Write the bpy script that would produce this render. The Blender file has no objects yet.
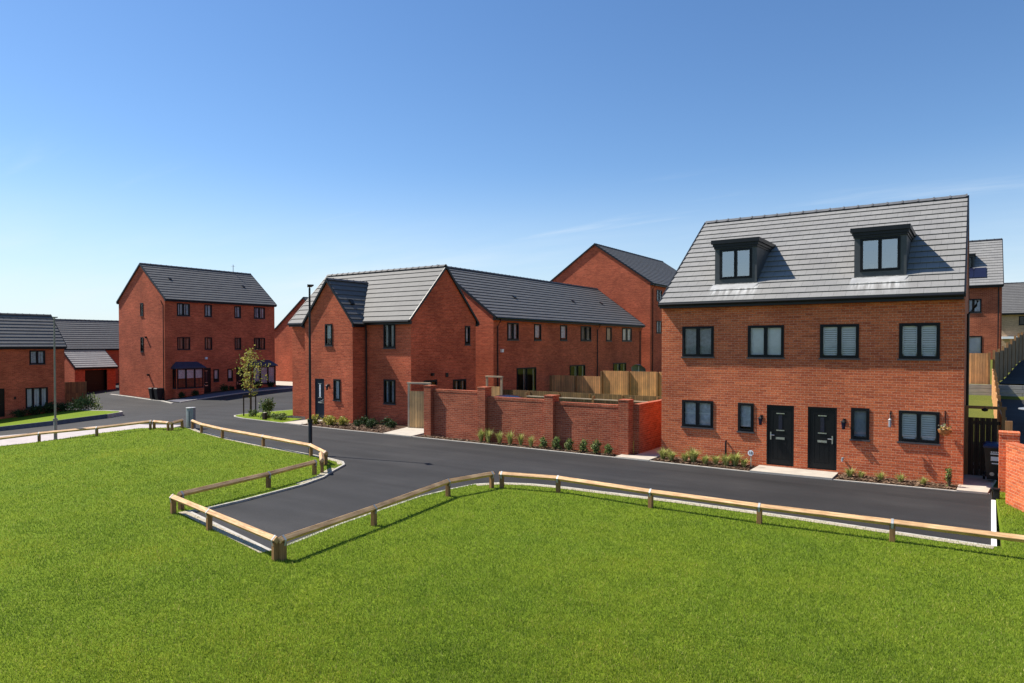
import bpy, bmesh, math, random
import numpy as np
from mathutils import Vector
from mathutils.geometry import tessellate_polygon
random.seed(7); rng = np.random.default_rng(11)
S = bpy.context.scene; COL = S.collection
R = math.radians
# ------------------------------------------------------------------ frame: x runs along the right-hand house front, y runs away
YAW = 0.598; EYE = 3.9
def sp(x, k): return k*np.log1p(np.exp(np.clip(x/k, -50, 50)))
def ss(a, b, x):
    t = np.clip((x-a)/(b-a), 0, 1); return t*t*(3-2*t)
def T(u, v):
    uc = -55+sp(u+55, .8)
    p = .45+.0704*uc+.1016*v
    z = -sp(-p, .12); z = -1.6+sp(z+1.6, .15)
    z = z-.45*np.exp(-((u+47)/9)**2-((v-29)/6)**2)
    r = 1.0*ss(30, 44.5, v)+.75*ss(45.2, 46, v)+1.15*ss(46, 58, v)
    return z+r*ss(-14, -4, u)
# ------------------------------------------------------------------ materials
def nn(nt, kind, **kw):
    n = nt.nodes.new(kind)
    for k, v in kw.items(): setattr(n, k, v)
    return n
def newmat(name):
    m = bpy.data.materials.new(name); m.use_nodes = True
    nt = m.node_tree; b = nt.nodes['Principled BSDF']
    return m, nt, b
def rgba(c): return (c[0], c[1], c[2], 1)
def objpos(nt):
    return nn(nt, 'ShaderNodeNewGeometry').outputs['Position']
def ramp(nt, src, stops):
    r = nn(nt, 'ShaderNodeValToRGB')
    e = r.color_ramp.elements
    e[0].position, e[0].color = stops[0][0], rgba(stops[0][1])
    e[1].position, e[1].color = stops[-1][0], rgba(stops[-1][1])
    for p, c in stops[1:-1]:
        x = e.new(p); x.color = rgba(c)
    nt.links.new(src, r.inputs[0]); return r.outputs[0]
def noise(nt, vec, scale, detail=4, rough=.55):
    n = nn(nt, 'ShaderNodeTexNoise'); n.inputs['Scale'].default_value = scale
    n.inputs['Detail'].default_value = detail; n.inputs['Roughness'].default_value = rough
    nt.links.new(vec, n.inputs['Vector']); return n.outputs['Fac']
def mix(nt, fac, a, b, mode='MIX'):
    n = nn(nt, 'ShaderNodeMix', data_type='RGBA', blend_type=mode)
    for s, x in ((0, fac), (6, a), (7, b)):
        if isinstance(x, (int, float)): n.inputs[s].default_value = x
        elif isinstance(x, tuple): n.inputs[s].default_value = rgba(x)
        else: nt.links.new(x, n.inputs[s])
    return n.outputs[2]
def bump(nt, b, h, strength, dist=.01):
    n = nn(nt, 'ShaderNodeBump'); n.inputs['Strength'].default_value = strength; n.inputs['Distance'].default_value = dist
    nt.links.new(h, n.inputs['Height']); nt.links.new(n.outputs[0], b.inputs['Normal'])
def plain(name, c, rough=.6, spec=.3, var=.25, scale=6., metal=0, bmp=0):
    m, nt, b = newmat(name)
    f = noise(nt, objpos(nt), scale, 5)
    lo = tuple(x*(1-var) for x in c); hi = tuple(min(1, x*(1+var)) for x in c)
    nt.links.new(ramp(nt, f, [(.3, lo), (.7, hi)]), b.inputs['Base Color'])
    b.inputs['Roughness'].default_value = rough; b.inputs['Specular IOR Level'].default_value = spec; b.inputs['Metallic'].default_value = metal
    if bmp: bump(nt, b, noise(nt, objpos(nt), scale*4, 6), bmp)
    return m
def brickmat(name, c1, c2, mortar, msize=.006, dirt=.3):
    m, nt, b = newmat(name)
    uv = nn(nt, 'ShaderNodeUVMap'); uv.uv_map = 'UVMap'
    t = nn(nt, 'ShaderNodeTexBrick'); t.offset = .5
    nt.links.new(uv.outputs[0], t.inputs['Vector'])
    for k, v in (('Color1', rgba(c1)), ('Color2', rgba(c2)), ('Mortar', rgba(mortar)), ('Scale', 1), ('Mortar Size', msize), ('Mortar Smooth', .2), ('Bias', -.1), ('Brick Width', .225), ('Row Height', .075)):
        t.inputs[k].default_value = v
    big = noise(nt, objpos(nt), .55, 3); fine = noise(nt, objpos(nt), 26, 3)
    c = mix(nt, 1, t.outputs['Color'], ramp(nt, big, [(.25, (1-dirt,)*3), (.75, (1+dirt*.35,)*3)]), 'MULTIPLY')
    c = mix(nt, 1, c, ramp(nt, fine, [(.3, (.66, .64, .64)), (.7, (1.24, 1.24, 1.24))]), 'MULTIPLY')
    sm = nn(nt, 'ShaderNodeMapping'); sm.inputs['Scale'].default_value = (.9, 13.3, 1); nt.links.new(uv.outputs[0], sm.inputs[0])
    c = mix(nt, 1, c, ramp(nt, noise(nt, sm.outputs[0], 1, 3, .6), [(.3, (.80, .78, .78)), (.7, (1.14, 1.15, 1.16))]), 'MULTIPLY')
    c = mix(nt, nn(nt, 'ShaderNodeNewGeometry').outputs['Backfacing'], c, (.06, .055, .05))   # inner faces coloured dark so the rooms look unlit
    nt.links.new(c, b.inputs['Base Color'])
    b.inputs['Roughness'].default_value = .85; b.inputs['Specular IOR Level'].default_value = .2
    inv = nn(nt, 'ShaderNodeMath', operation='SUBTRACT'); inv.inputs[0].default_value = 1
    nt.links.new(t.outputs['Fac'], inv.inputs[1]); bump(nt, b, inv.outputs[0], .6, .008)
    return m
GAUGE = .345
def tilemat(name, c, rough=.45, spec=.5, stain=None):
    m, nt, b = newmat(name)
    uv = nn(nt, 'ShaderNodeUVMap'); uv.uv_map = 'UVMap'
    t = nn(nt, 'ShaderNodeTexBrick'); t.offset = .5
    nt.links.new(uv.outputs[0], t.inputs['Vector'])
    lo = tuple(x*.95 for x in c); hi = tuple(x*1.05 for x in c)
    for k, v in (('Color1', rgba(lo)), ('Color2', rgba(hi)), ('Mortar', rgba(tuple(x*.35 for x in c))), ('Scale', 1), ('Mortar Size', .0035), ('Mortar Smooth', .1), ('Bias', 0), ('Brick Width', .33), ('Row Height', GAUGE)):
        t.inputs[k].default_value = v
    cc = mix(nt, 1, t.outputs['Color'], ramp(nt, noise(nt, objpos(nt), 1.3, 5), [(.3, (.92, .92, .93)), (.7, (1.06, 1.06, 1.05))]), 'MULTIPLY')
    cc = mix(nt, 1, cc, ramp(nt, noise(nt, objpos(nt), 45, 3), [(.3, (.85,)*3), (.7, (1.15,)*3)]), 'MULTIPLY')
    if stain:            # pale lime streaks washed down the tiles from the lead aprons
        sep = nn(nt, 'ShaderNodeSeparateXYZ'); nt.links.new(objpos(nt), sep.inputs[0])
        mp = nn(nt, 'ShaderNodeMapping'); mp.inputs['Scale'].default_value = (9, .7, .7); nt.links.new(objpos(nt), mp.inputs[0])
        st = ramp(nt, noise(nt, mp.outputs[0], 1, 3), [(.42, (0, 0, 0)), (.62, (1, 1, 1))])
        msk = None
        for a0, a1 in stain:
            mr = nn(nt, 'ShaderNodeMapRange', interpolation_type='SMOOTHSTEP'); mr.inputs[1].default_value = a0-.15; mr.inputs[2].default_value = a0+.15
            m2 = nn(nt, 'ShaderNodeMapRange', interpolation_type='SMOOTHSTEP'); m2.inputs[1].default_value = a1+.15; m2.inputs[2].default_value = a1-.15
            for q in (mr, m2): nt.links.new(sep.outputs[0], q.inputs[0])
            mu = nn(nt, 'ShaderNodeMath', operation='MULTIPLY'); nt.links.new(mr.outputs[0], mu.inputs[0]); nt.links.new(m2.outputs[0], mu.inputs[1])
            if msk is None: msk = mu.outputs[0]
            else:
                ad = nn(nt, 'ShaderNodeMath', operation='ADD'); nt.links.new(msk, ad.inputs[0]); nt.links.new(mu.outputs[0], ad.inputs[1]); msk = ad.outputs[0]
        mz = nn(nt, 'ShaderNodeMapRange', interpolation_type='SMOOTHSTEP'); mz.inputs[1].default_value = 5.85; mz.inputs[2].default_value = 5.36; mz.inputs[3].default_value = 1; mz.inputs[4].default_value = .1
        m3 = nn(nt, 'ShaderNodeMapRange'); m3.inputs[1].default_value = 6.0; m3.inputs[2].default_value = 5.95
        nt.links.new(sep.outputs[2], mz.inputs[0]); nt.links.new(sep.outputs[2], m3.inputs[0])
        f = msk
        for q in (mz.outputs[0], m3.outputs[0], st):
            mu = nn(nt, 'ShaderNodeMath', operation='MULTIPLY'); nt.links.new(f, mu.inputs[0]); nt.links.new(q, mu.inputs[1]); f = mu.outputs[0]
        cc = mix(nt, f, cc, (.55, .55, .54))
    nt.links.new(cc, b.inputs['Base Color'])
    b.inputs['Roughness'].default_value = rough; b.inputs['Specular IOR Level'].default_value = spec
    bump(nt, b, noise(nt, objpos(nt), 60, 4), .15, .004)
    return m
def woodmat(name, c, dark=.45, board=None, vertical=True, rough=.75):
    m, nt, b = newmat(name)
    uv = nn(nt, 'ShaderNodeUVMap'); uv.uv_map = 'UVMap'
    mp = nn(nt, 'ShaderNodeMapping'); mp.inputs['Scale'].default_value = (30, 2.0, 1) if vertical else (2, 30, 1)
    nt.links.new(uv.outputs[0], mp.inputs[0])
    g = noise(nt, mp.outputs[0], 1, 6, .65)
    cc = ramp(nt, g, [(.25, tuple(x*dark for x in c)), (.5, c), (.8, tuple(min(1, x*1.25) for x in c))])
    cc = mix(nt, 1, cc, ramp(nt, noise(nt, objpos(nt), 1.6, 3), [(.3, (.72, .74, .78)), (.7, (1.12, 1.08, 1.0))]), 'MULTIPLY')
    if board:
        t = nn(nt, 'ShaderNodeTexBrick'); t.offset = 0
        nt.links.new(uv.outputs[0], t.inputs['Vector'])
        for k, v in (('Color1', (.7, .7, .7, 1)), ('Color2', (1.2, 1.15, 1.05, 1)), ('Mortar', (.18, .15, .12, 1)), ('Scale', 1), ('Mortar Size', .006), ('Mortar Smooth', .3), ('Brick Width', board), ('Row Height', 50.)):
            t.inputs[k].default_value = v
        cc = mix(nt, 1, cc, t.outputs['Color'], 'MULTIPLY')
    nt.links.new(cc, b.inputs['Base Color']); b.inputs['Roughness'].default_value = rough; b.inputs['Specular IOR Level'].default_value = .2
    bump(nt, b, g, .3, .004)
    return m
def leafmat(name, stops, trans=.35):
    m, nt, b = newmat(name)
    g = nn(nt, 'ShaderNodeNewGeometry')
    cc = ramp(nt, g.outputs['Random Per Island'], stops)
    nt.links.new(cc, b.inputs['Base Color']); b.inputs['Roughness'].default_value = .55; b.inputs['Specular IOR Level'].default_value = .25
    tr = nn(nt, 'ShaderNodeBsdfTranslucent'); nt.links.new(cc, tr.inputs[0])
    mx = nn(nt, 'ShaderNodeMixShader'); mx.inputs[0].default_value = trans
    out = nt.nodes['Material Output']
    nt.links.new(b.outputs[0], mx.inputs[1]); nt.links.new(tr.outputs[0], mx.inputs[2]); nt.links.new(mx.outputs[0], out.inputs[0])
    return m
M = {}
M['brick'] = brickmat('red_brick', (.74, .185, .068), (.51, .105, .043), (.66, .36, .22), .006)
M['brick_far'] = brickmat('red_brick_dark', (.67, .142, .062), (.47, .085, .040), (.56, .22, .125), .006, .36)
M['brick_wall'] = brickmat('garden_brick', (.52, .130, .060), (.34, .073, .037), (.50, .26, .16), .0065, .4)
M['brick_buff'] = brickmat('buff_brick', (.50, .34, .2), (.42, .27, .16), (.5, .42, .32))
M['tile'] = tilemat('grey_tile', (.235, .230, .222), .65, .3, [(-7.4, -5.9), (-3.15, -1.7)])
M['tile_far'] = tilemat('slate_grey_tile', (.122, .119, .116), .62, .28)
M['ridge'] = plain('ridge_tile_dark', (.035, .036, .042), .5)
M['ridge_grey'] = plain('ridge_tile_grey', (.12, .122, .128), .55)
M['black'] = plain('black_plastic', (.008, .009, .011), .4, .3, .2)
M['door'] = plain('black_door_paint', (.006, .007, .008), .4, .25, .15)
M['navy'] = plain('navy_door_paint', (.008, .013, .026), .45, .2, .15)
M['frame'] = plain('anthracite_frame', (.008, .009, .011), .45, .2, .15)
M['dormer'] = plain('dormer_cladding', (.055, .059, .064), .5, .4, .15)
M['sill'] = plain('dark_sill', (.06, .06, .065), .5)
M['lead'] = plain('lead_apron', (.36, .36, .36), .5, .4, .2, 3)
M['blue_lead'] = plain('blue_grey_bay_roof', (.035, .042, .075), .5, .4)
M['white'] = plain('white_blind', (.86, .87, .88), .6, .3, .06)
M['shutter'] = plain('white_shutter', (.88, .89, .9), .5, .3, .06)
M['net'] = plain('pale_curtain', (.68, .71, .76), .8, .1, .25, 9)
M['pinkc'] = plain('warm_curtain', (.50, .36, .30), .8, .1, .25, 9)
M['chrome'] = plain('brushed_metal', (.6, .6, .58), .3, .5, .1, 6, 1)
M['galv'] = plain('galvanised_steel', (.40, .40, .40), .6, .3, .2, 9, .3)
M['zinc'] = plain('painted_grey_steel', (.24, .27, .29), .5, .4, .15, 5)
M['lampgrey'] = plain('grey_lamp_post', (.22, .20, .18), .5, .4, .15)
M['rail'] = woodmat('rail_timber', (.37, .215, .11), .45, None, False)
M['rail_top'] = woodmat('rail_timber_bleached', (.62, .44, .27), .7, None, False)
M['post'] = woodmat('post_timber', (.29, .16, .07), .4)
M['fence'] = woodmat('fence_boards', (.72, .38, .175), .6, .125)
M['fence_red'] = woodmat('fence_boards_red', (.36, .17, .075), .6, .125)
M['fence_old'] = woodmat('fence_boards_old', (.26, .17, .09), .5, .125)
M['gate'] = woodmat('gate_boards', (.70, .47, .235), .7, .14)
M['pale_timber'] = woodmat('pale_timber', (.52, .42, .30), .75, None, False)
M['gate_shaded'] = woodmat('gate_boards_shaded', (.07, .045, .03), .5, .14)  # alley shade put into the board colour of the side gate
M['sleeper'] = woodmat('sleeper_timber', (.34, .33, .31), .5, None, False)
M['conc'] = plain('pale_concrete_kerb', (.43, .40, .35), .85, .2, .22, 5, 0, .3)
M['gravel'] = plain('pale_gravel', (.40, .35, .26), .95, .1, .45, 30, 0, .6)
M['slab'] = plain('paving_slab', (.47, .42, .35), .85, .2, .12, 3, 0, .2)
M['white_conc'] = plain('white_kerb', (.68, .67, .64), .8, .2, .1, 5)
M['kerb_dark'] = plain('blue_grey_kerb', (.10, .10, .125), .8, .2, .2, 5)
M['terracotta'] = plain('coir_basket', (.42, .17, .06), .9, .1, .3, 20)
M['binblack'] = plain('bin_plastic', (.012, .013, .015), .4, .4)
M['binblue'] = plain('bin_lid_blue', (.012, .03, .10), .4, .4)
M['soil'] = plain('bark_mulch', (.075, .045, .030), .95, .1, .75, 26, 0, .9)
M['chip'] = leafmat('bark_chip', [(0, (.04, .024, .016)), (.6, (.13, .08, .05)), (1, (.30, .20, .13))], .0)
M['stone'] = plain('pale_stone', (.5, .45, .36), .85, .2, .25, 12)
M['bark'] = plain('tree_bark', (.10, .075, .055), .9, .1, .4, 30)
M['stake'] = plain('dark_stake', (.05, .035, .025), .9, .1, .3, 20)
M['table'] = plain('grey_table', (.30, .32, .35), .4, .4)
M['dish'] = plain('parasol_cloth', (.30, .33, .42), .8, .1, .15)
M['solar'] = plain('dark_panel', (.012, .014, .035), .2, .5, .1)
M['flower'] = leafmat('basket_flowers', [(0, (.55, .20, .05)), (.35, (.62, .38, .10)), (.6, (.10, .16, .03)), (1, (.60, .55, .50))], .2)
M['leaf_young'] = leafmat('young_tree_leaves', [(0, (.22, .26, .04)), (.5, (.36, .37, .07)), (1, (.50, .43, .12))], .4)
M['leaf_spiky'] = leafmat('grassy_leaves', [(0, (.20, .25, .05)), (.6, (.42, .43, .12)), (1, (.58, .54, .24))], .35)
M['leaf_shrub'] = leafmat('shrub_leaves', [(0, (.07, .12, .028)), (.6, (.17, .23, .06)), (1, (.32, .35, .13))], .3)
M['leaf_dark'] = leafmat('dark_shrub_leaves', [(0, (.015, .035, .01)), (1, (.045, .08, .02))], .25)
M['leaf_gold'] = leafmat('golden_leaves', [(0, (.2, .22, .03)), (1, (.48, .42, .09))], .35)
def glassmat(name='window_glass', ior=1.5):
    m, nt, b = newmat(name); out = nt.nodes['Material Output']
    tr = nn(nt, 'ShaderNodeBsdfTransparent'); tr.inputs[0].default_value = (.93, .95, .97, 1)
    gl = nn(nt, 'ShaderNodeBsdfGlossy'); gl.inputs['Roughness'].default_value = .015
    fr = nn(nt, 'ShaderNodeFresnel'); fr.inputs[0].default_value = ior
    mx = nn(nt, 'ShaderNodeMixShader')
    nt.links.new(fr.outputs[0], mx.inputs[0]); nt.links.new(tr.outputs[0], mx.inputs[1]); nt.links.new(gl.outputs[0], mx.inputs[2]); nt.links.new(mx.outputs[0], out.inputs[0])
    wob = nn(nt, 'ShaderNodeBump'); wob.inputs['Strength'].default_value = .03; wob.inputs['Distance'].default_value = .05
    nt.links.new(noise(nt, objpos(nt), 1.7, 1), wob.inputs['Height']); nt.links.new(wob.outputs[0], gl.inputs['Normal'])
    return m
M['glass'] = glassmat(); M['glass_coated'] = glassmat('coated_glass', 5.0)
def asphaltmat():
    m, nt, b = newmat('asphalt'); P = objpos(nt)
    c = ramp(nt, noise(nt, P, 48, 6, .8), [(.3, (.010, .0097, .0102)), (.72, (.041, .0400, .0405))])
    c = mix(nt, 1, c, ramp(nt, noise(nt, P, .35, 5, .6), [(.3, (.74, .74, .76)), (.5, (1, 1, 1)), (.7, (1.34, 1.32, 1.28))]), 'MULTIPLY')
    mp = nn(nt, 'ShaderNodeMapping'); mp.inputs['Scale'].default_value = (.12, 1.5, 1); nt.links.new(P, mp.inputs[0])
    c = mix(nt, 1, c, ramp(nt, noise(nt, mp.outputs[0], 1, 4), [(.35, (.80,)*3), (.65, (1.2,)*3)]), 'MULTIPLY')
    nt.links.new(c, b.inputs['Base Color']); b.inputs['Roughness'].default_value = .8; b.inputs['Specular IOR Level'].default_value = .3
    bump(nt, b, noise(nt, P, 90, 3, .7), .5, .006)
    return m
M['asphalt'] = asphaltmat()
M['path'] = plain('pale_footpath', (.42, .375, .36), .9, .2, .12, 3, 0, .3)
def turfmat(name, a, b_, s=1.):
    m, nt, b = newmat(name); P = objpos(nt)
    c = ramp(nt, noise(nt, P, 38, 5, .7), [(.3, tuple(x*.55 for x in a)), (.7, tuple(x*1.2 for x in a))])
    c = mix(nt, ramp(nt, noise(nt, P, .5, 5, .6), [(.35, (0,)*3), (.68, (1,)*3)]), c, mix(nt, 1, c, b_, 'MULTIPLY'))
    nt.links.new(c, b.inputs['Base Color']); b.inputs['Roughness'].default_value = .95; b.inputs['Specular IOR Level'].default_value = .1
    bump(nt, b, noise(nt, P, 55, 4, .7), .8, .02)
    return m
M['turf'] = turfmat('turf', (.14, .215, .016), (1.25, 1.12, 1.0))
M['field'] = turfmat('rough_ground', (.12, .14, .03), (1.2, 1.1, 1.0))
def blademat():
    m, nt, b = newmat('grass_blades'); g = nn(nt, 'ShaderNodeNewGeometry')
    c = ramp(nt, g.outputs['Random Per Island'], [(0, (.122, .196, .020)), (.55, (.245, .335, .034)), (.93, (.36, .42, .06)), (1, (.52, .47, .18))])
    c = mix(nt, 1, c, ramp(nt, noise(nt, g.outputs['Position'], .33, 6, .65), [(.32, (.66, .76, .8)), (.5, (.98, 1, 1)), (.7, (1.32, 1.16, 1.1))]), 'MULTIPLY')
    c = mix(nt, 1, c, ramp(nt, noise(nt, g.outputs['Position'], 2.1, 5, .7), [(.3, (.72, .78, .75)), (.7, (1.24, 1.16, 1.15))]), 'MULTIPLY')
    nt.links.new(c, b.inputs['Base Color']); b.inputs['Roughness'].default_value = .6; b.inputs['Specular IOR Level'].default_value = .2
    tr = nn(nt, 'ShaderNodeBsdfTranslucent'); nt.links.new(c, tr.inputs[0])
    mx = nn(nt, 'ShaderNodeMixShader'); mx.inputs[0].default_value = .42
    nt.links.new(b.outputs[0], mx.inputs[1]); nt.links.new(tr.outputs[0], mx.inputs[2]); nt.links.new(mx.outputs[0], nt.nodes['Material Output'].inputs[0])
    return m
M['blade'] = blademat()
# ------------------------------------------------------------------ mesh builder
def V(*a): return Vector(a)
class MB:
    def __init__(s): s.v = []; s.f = []; s.uv = []; s.mi = []; s.cur = 0
    def face(s, pts, uv=None):
        b = len(s.v); pts = [Vector(p) for p in pts]
        s.v += pts; s.f.append(tuple(range(b, b+len(pts)))); s.mi.append(s.cur)
        if uv is None:
            n = Vector((0, 0, 0))
            for i in range(1, len(pts)-1): n += (pts[i]-pts[0]).cross(pts[i+1]-pts[0])
            n = n.normalized() if n.length > 1e-12 else Vector((0, 0, 1))
            if abs(n.z) > .96: uv = [(p.x, p.y) for p in pts]
            else:
                t = Vector((-n.y, n.x, 0)).normalized(); w = n.cross(t)
                uv = [(p.dot(t), p.dot(w)) for p in pts]
        s.uv.append(uv)
    def box(s, x0, x1, y0, y1, z0, z1): s.obox((x0, y0, z0), (x1-x0, 0, 0), (0, y1-y0, 0), (0, 0, z1-z0))
    def obox(s, o, a, b, c):
        o, a, b, c = Vector(o), Vector(a), Vector(b), Vector(c)
        if a.cross(b).dot(c) < 0: a, b = b, a
        p = lambda i, j, k: o+a*i+b*j+c*k
        for q in (((0,0,0),(0,1,0),(1,1,0),(1,0,0)), ((0,0,1),(1,0,1),(1,1,1),(0,1,1)), ((0,0,0),(1,0,0),(1,0,1),(0,0,1)),
                  ((0,1,0),(0,1,1),(1,1,1),(1,1,0)), ((0,0,0),(0,0,1),(0,1,1),(0,1,0)), ((1,0,0),(1,1,0),(1,1,1),(1,0,1))):
            s.face([p(*x) for x in q])
    def bar(s, p, q, w, h, roll=0.):     # rectangular bar from p to q
        p, q = Vector(p), Vector(q); d = (q-p).normalized()
        side = d.cross(Vector((0, 0, 1)))
        side = side.normalized() if side.length > 1e-5 else Vector((1, 0, 0))
        up = side.cross(d)
        a = side*math.cos(roll)+up*math.sin(roll); b = up*math.cos(roll)-side*math.sin(roll)
        s.obox(p-a*w/2-b*h/2, a*w, b*h, q-p)
    def tube(s, path, rad, n=8, cap=True):
        path = [Vector(p) for p in path]
        rad = [rad]*len(path) if isinstance(rad, (int, float)) else rad
        rings = []
        for i, p in enumerate(path):
            d = (path[min(i+1, len(path)-1)]-path[max(i-1, 0)]).normalized()
            ref = Vector((0, 0, 1)) if abs(d.z) < .9 else Vector((1, 0, 0))
            a = d.cross(ref).normalized(); b = d.cross(a)
            rings.append([p+(a*math.cos(6.28319*k/n)+b*math.sin(6.28319*k/n))*rad[i] for k in range(n)])
        base = len(s.v)
        for r in rings: s.v += r
        for i in range(len(rings)-1):
            for k in range(n):
                k2 = (k+1) % n
                s.f.append((base+i*n+k, base+i*n+k2, base+(i+1)*n+k2, base+(i+1)*n+k)); s.mi.append(s.cur)
                s.uv.append([(k/n, i), ((k+1)/n, i), ((k+1)/n, i+1), (k/n, i+1)])
        if cap:
            for r in (rings[0][::-1], rings[-1]): s.face(r)
    def lathe(s, c, prof, n=20):         # prof: (radius, z)
        c = Vector(c); base = len(s.v)
        for r, z in prof: s.v += [c+Vector((r*math.cos(6.28319*k/n), r*math.sin(6.28319*k/n), z)) for k in range(n)]
        for i in range(len(prof)-1):
            for k in range(n):
                k2 = (k+1) % n
                s.f.append((base+i*n+k, base+i*n+k2, base+(i+1)*n+k2, base+(i+1)*n+k)); s.mi.append(s.cur); s.uv.append([(0, 0)]*4)
    def build(s, name, mats, parent=None, smooth=False, bevel=0):
        me = bpy.data.meshes.new(name)
        off = Vector(wloc(parent)) if parent else Vector((0, 0, 0))
        me.from_pydata([tuple(p-off) for p in s.v], [], s.f)
        l = me.uv_layers.new(name='UVMap')
        l.data.foreach_set('uv', [c for u in s.uv for q in u for c in q])
        for m in (mats if isinstance(mats, (list, tuple)) else [mats]): me.materials.append(M[m])
        me.polygons.foreach_set('material_index', s.mi)
        if smooth: me.polygons.foreach_set('use_smooth', [True]*len(s.f))
        me.update()
        o = bpy.data.objects.new(name, me); COL.objects.link(o)
        if parent: o.parent = parent
        if bevel:
            b = o.modifiers.new('bevel', 'BEVEL'); b.width = bevel; b.segments = 1; b.limit_method = 'ANGLE'
            bm = bmesh.new(); bm.from_mesh(me); bmesh.ops.remove_doubles(bm, verts=bm.verts, dist=1e-5); bm.to_mesh(me); bm.free()
        return o
def wloc(o):
    p = Vector((0, 0, 0))
    while o is not None: p = p+o.location; o = o.parent
    return p
def thing(name, label, cat, loc, group=None):
    o = bpy.data.objects.new(name, None); o.empty_display_size = .3; COL.objects.link(o); o.location = loc
    return tag(o, label, cat, group)
def tag(o, label=None, cat=None, group=None, kind=None):
    if label: o['label'] = label
    if cat: o['category'] = cat
    if group: o['group'] = group
    if kind: o['kind'] = kind
    return o
def structure(mb, name, mat_): return tag(mb.build(name, mat_), kind='structure')
def settle(o):
    """move a one-mesh thing's origin to its base"""
    me = o.data; n = len(me.vertices); a = np.empty(n*3, np.float32); me.vertices.foreach_get('co', a); a = a.reshape(-1, 3)
    c = np.array([(a[:, 0].min()+a[:, 0].max())/2, (a[:, 1].min()+a[:, 1].max())/2, a[:, 2].min()], np.float32)
    me.vertices.foreach_set('co', (a-c).ravel()); me.update(); o.location = Vector(o.location)+Vector(c.tolist()); return o
def copy_thing(root, loc, rz=0, sc=1., label=None):
    r = root.copy(); COL.objects.link(r); r.location = loc; r.rotation_euler = (0, 0, rz); r.scale = (sc, sc, sc)
    if label: r['label'] = label
    for ch in list(root.children):
        c = ch.copy(); COL.objects.link(c); c.parent = r
        for g in ch.children:
            d = g.copy(); COL.objects.link(d); d.parent = c
    return r
# ------------------------------------------------------------------ ground sheets
def sheet(name, poly, dz, mat_, step=1.2, flat=None):
    bm = bmesh.new()
    vs = [bm.verts.new((p[0], p[1], 0)) for p in poly]
    bm.faces.new(vs)
    bm.normal_update()
    if bm.faces[:][0].normal.z < 0: bmesh.ops.reverse_faces(bm, faces=bm.faces[:])
    xs = [p[0] for p in poly]; ys = [p[1] for p in poly]
    for ax, lo, hi in ((0, min(xs), max(xs)), (1, min(ys), max(ys))):
        k = math.floor(lo/step)+1
        while k*step < hi:
            co = [0, 0, 0]; no = [0, 0, 0]; co[ax] = k*step; no[ax] = 1
            bmesh.ops.bisect_plane(bm, geom=bm.verts[:]+bm.edges[:]+bm.faces[:], plane_co=co, plane_no=no); k += 1
    bmesh.ops.triangulate(bm, faces=[f for f in bm.faces if len(f.verts) > 4])
    for v in bm.verts: v.co.z = float(T(v.co.x, v.co.y))+dz
    me = bpy.data.meshes.new(name); bm.to_mesh(me); bm.free(); me.materials.append(M[mat_])
    o = bpy.data.objects.new(name, me); COL.objects.link(o)
    return tag(o, kind='structure')
def kerb(name, path, w, top, mat_, closed=False, low=.1, seg=.9):
    """a kerb of short blocks along a polyline, following the ground"""
    pts = []
    P = [Vector((p[0], p[1])) for p in path]
    for a, b in zip(P[:-1], P[1:]):
        n = max(1, int((b-a).length/seg))
        pts += [a+(b-a)*(i/n) for i in range(n)]
    pts.append(P[-1])
    mb = MB(); L = []; Rr = []
    for i, p in enumerate(pts):
        d = (pts[min(i+1, len(pts)-1)]-pts[max(i-1, 0)]).normalized(); nrm = Vector((-d.y, d.x))
        L.append(p+nrm*w/2); Rr.append(p-nrm*w/2)
    for i in range(len(pts)-1):
        g = .004
        def q(a, z): return Vector((a.x, a.y, float(T(a.x, a.y))+z))
        l0, l1, r0, r1 = L[i], L[i+1], Rr[i], Rr[i+1]
        dv = (l1-l0).normalized()*g; l0 = l0+dv; dv = (r1-r0).normalized()*g; r0 = r0+dv
        mb.face([q(r0, top), q(r1, top), q(l1, top), q(l0, top)])
        mb.face([q(r0, -low), q(r1, -low), q(r1, top), q(r0, top)])
        mb.face([q(l1, -low), q(l0, -low), q(l0, top), q(l1, top)])
        mb.face([q(l0, -low), q(r0, -low), q(r0, top), q(l0, top)])
        mb.face([q(r1, -low), q(l1, -low), q(l1, top), q(r1, top)])
    return structure(mb, name, mat_)
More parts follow.
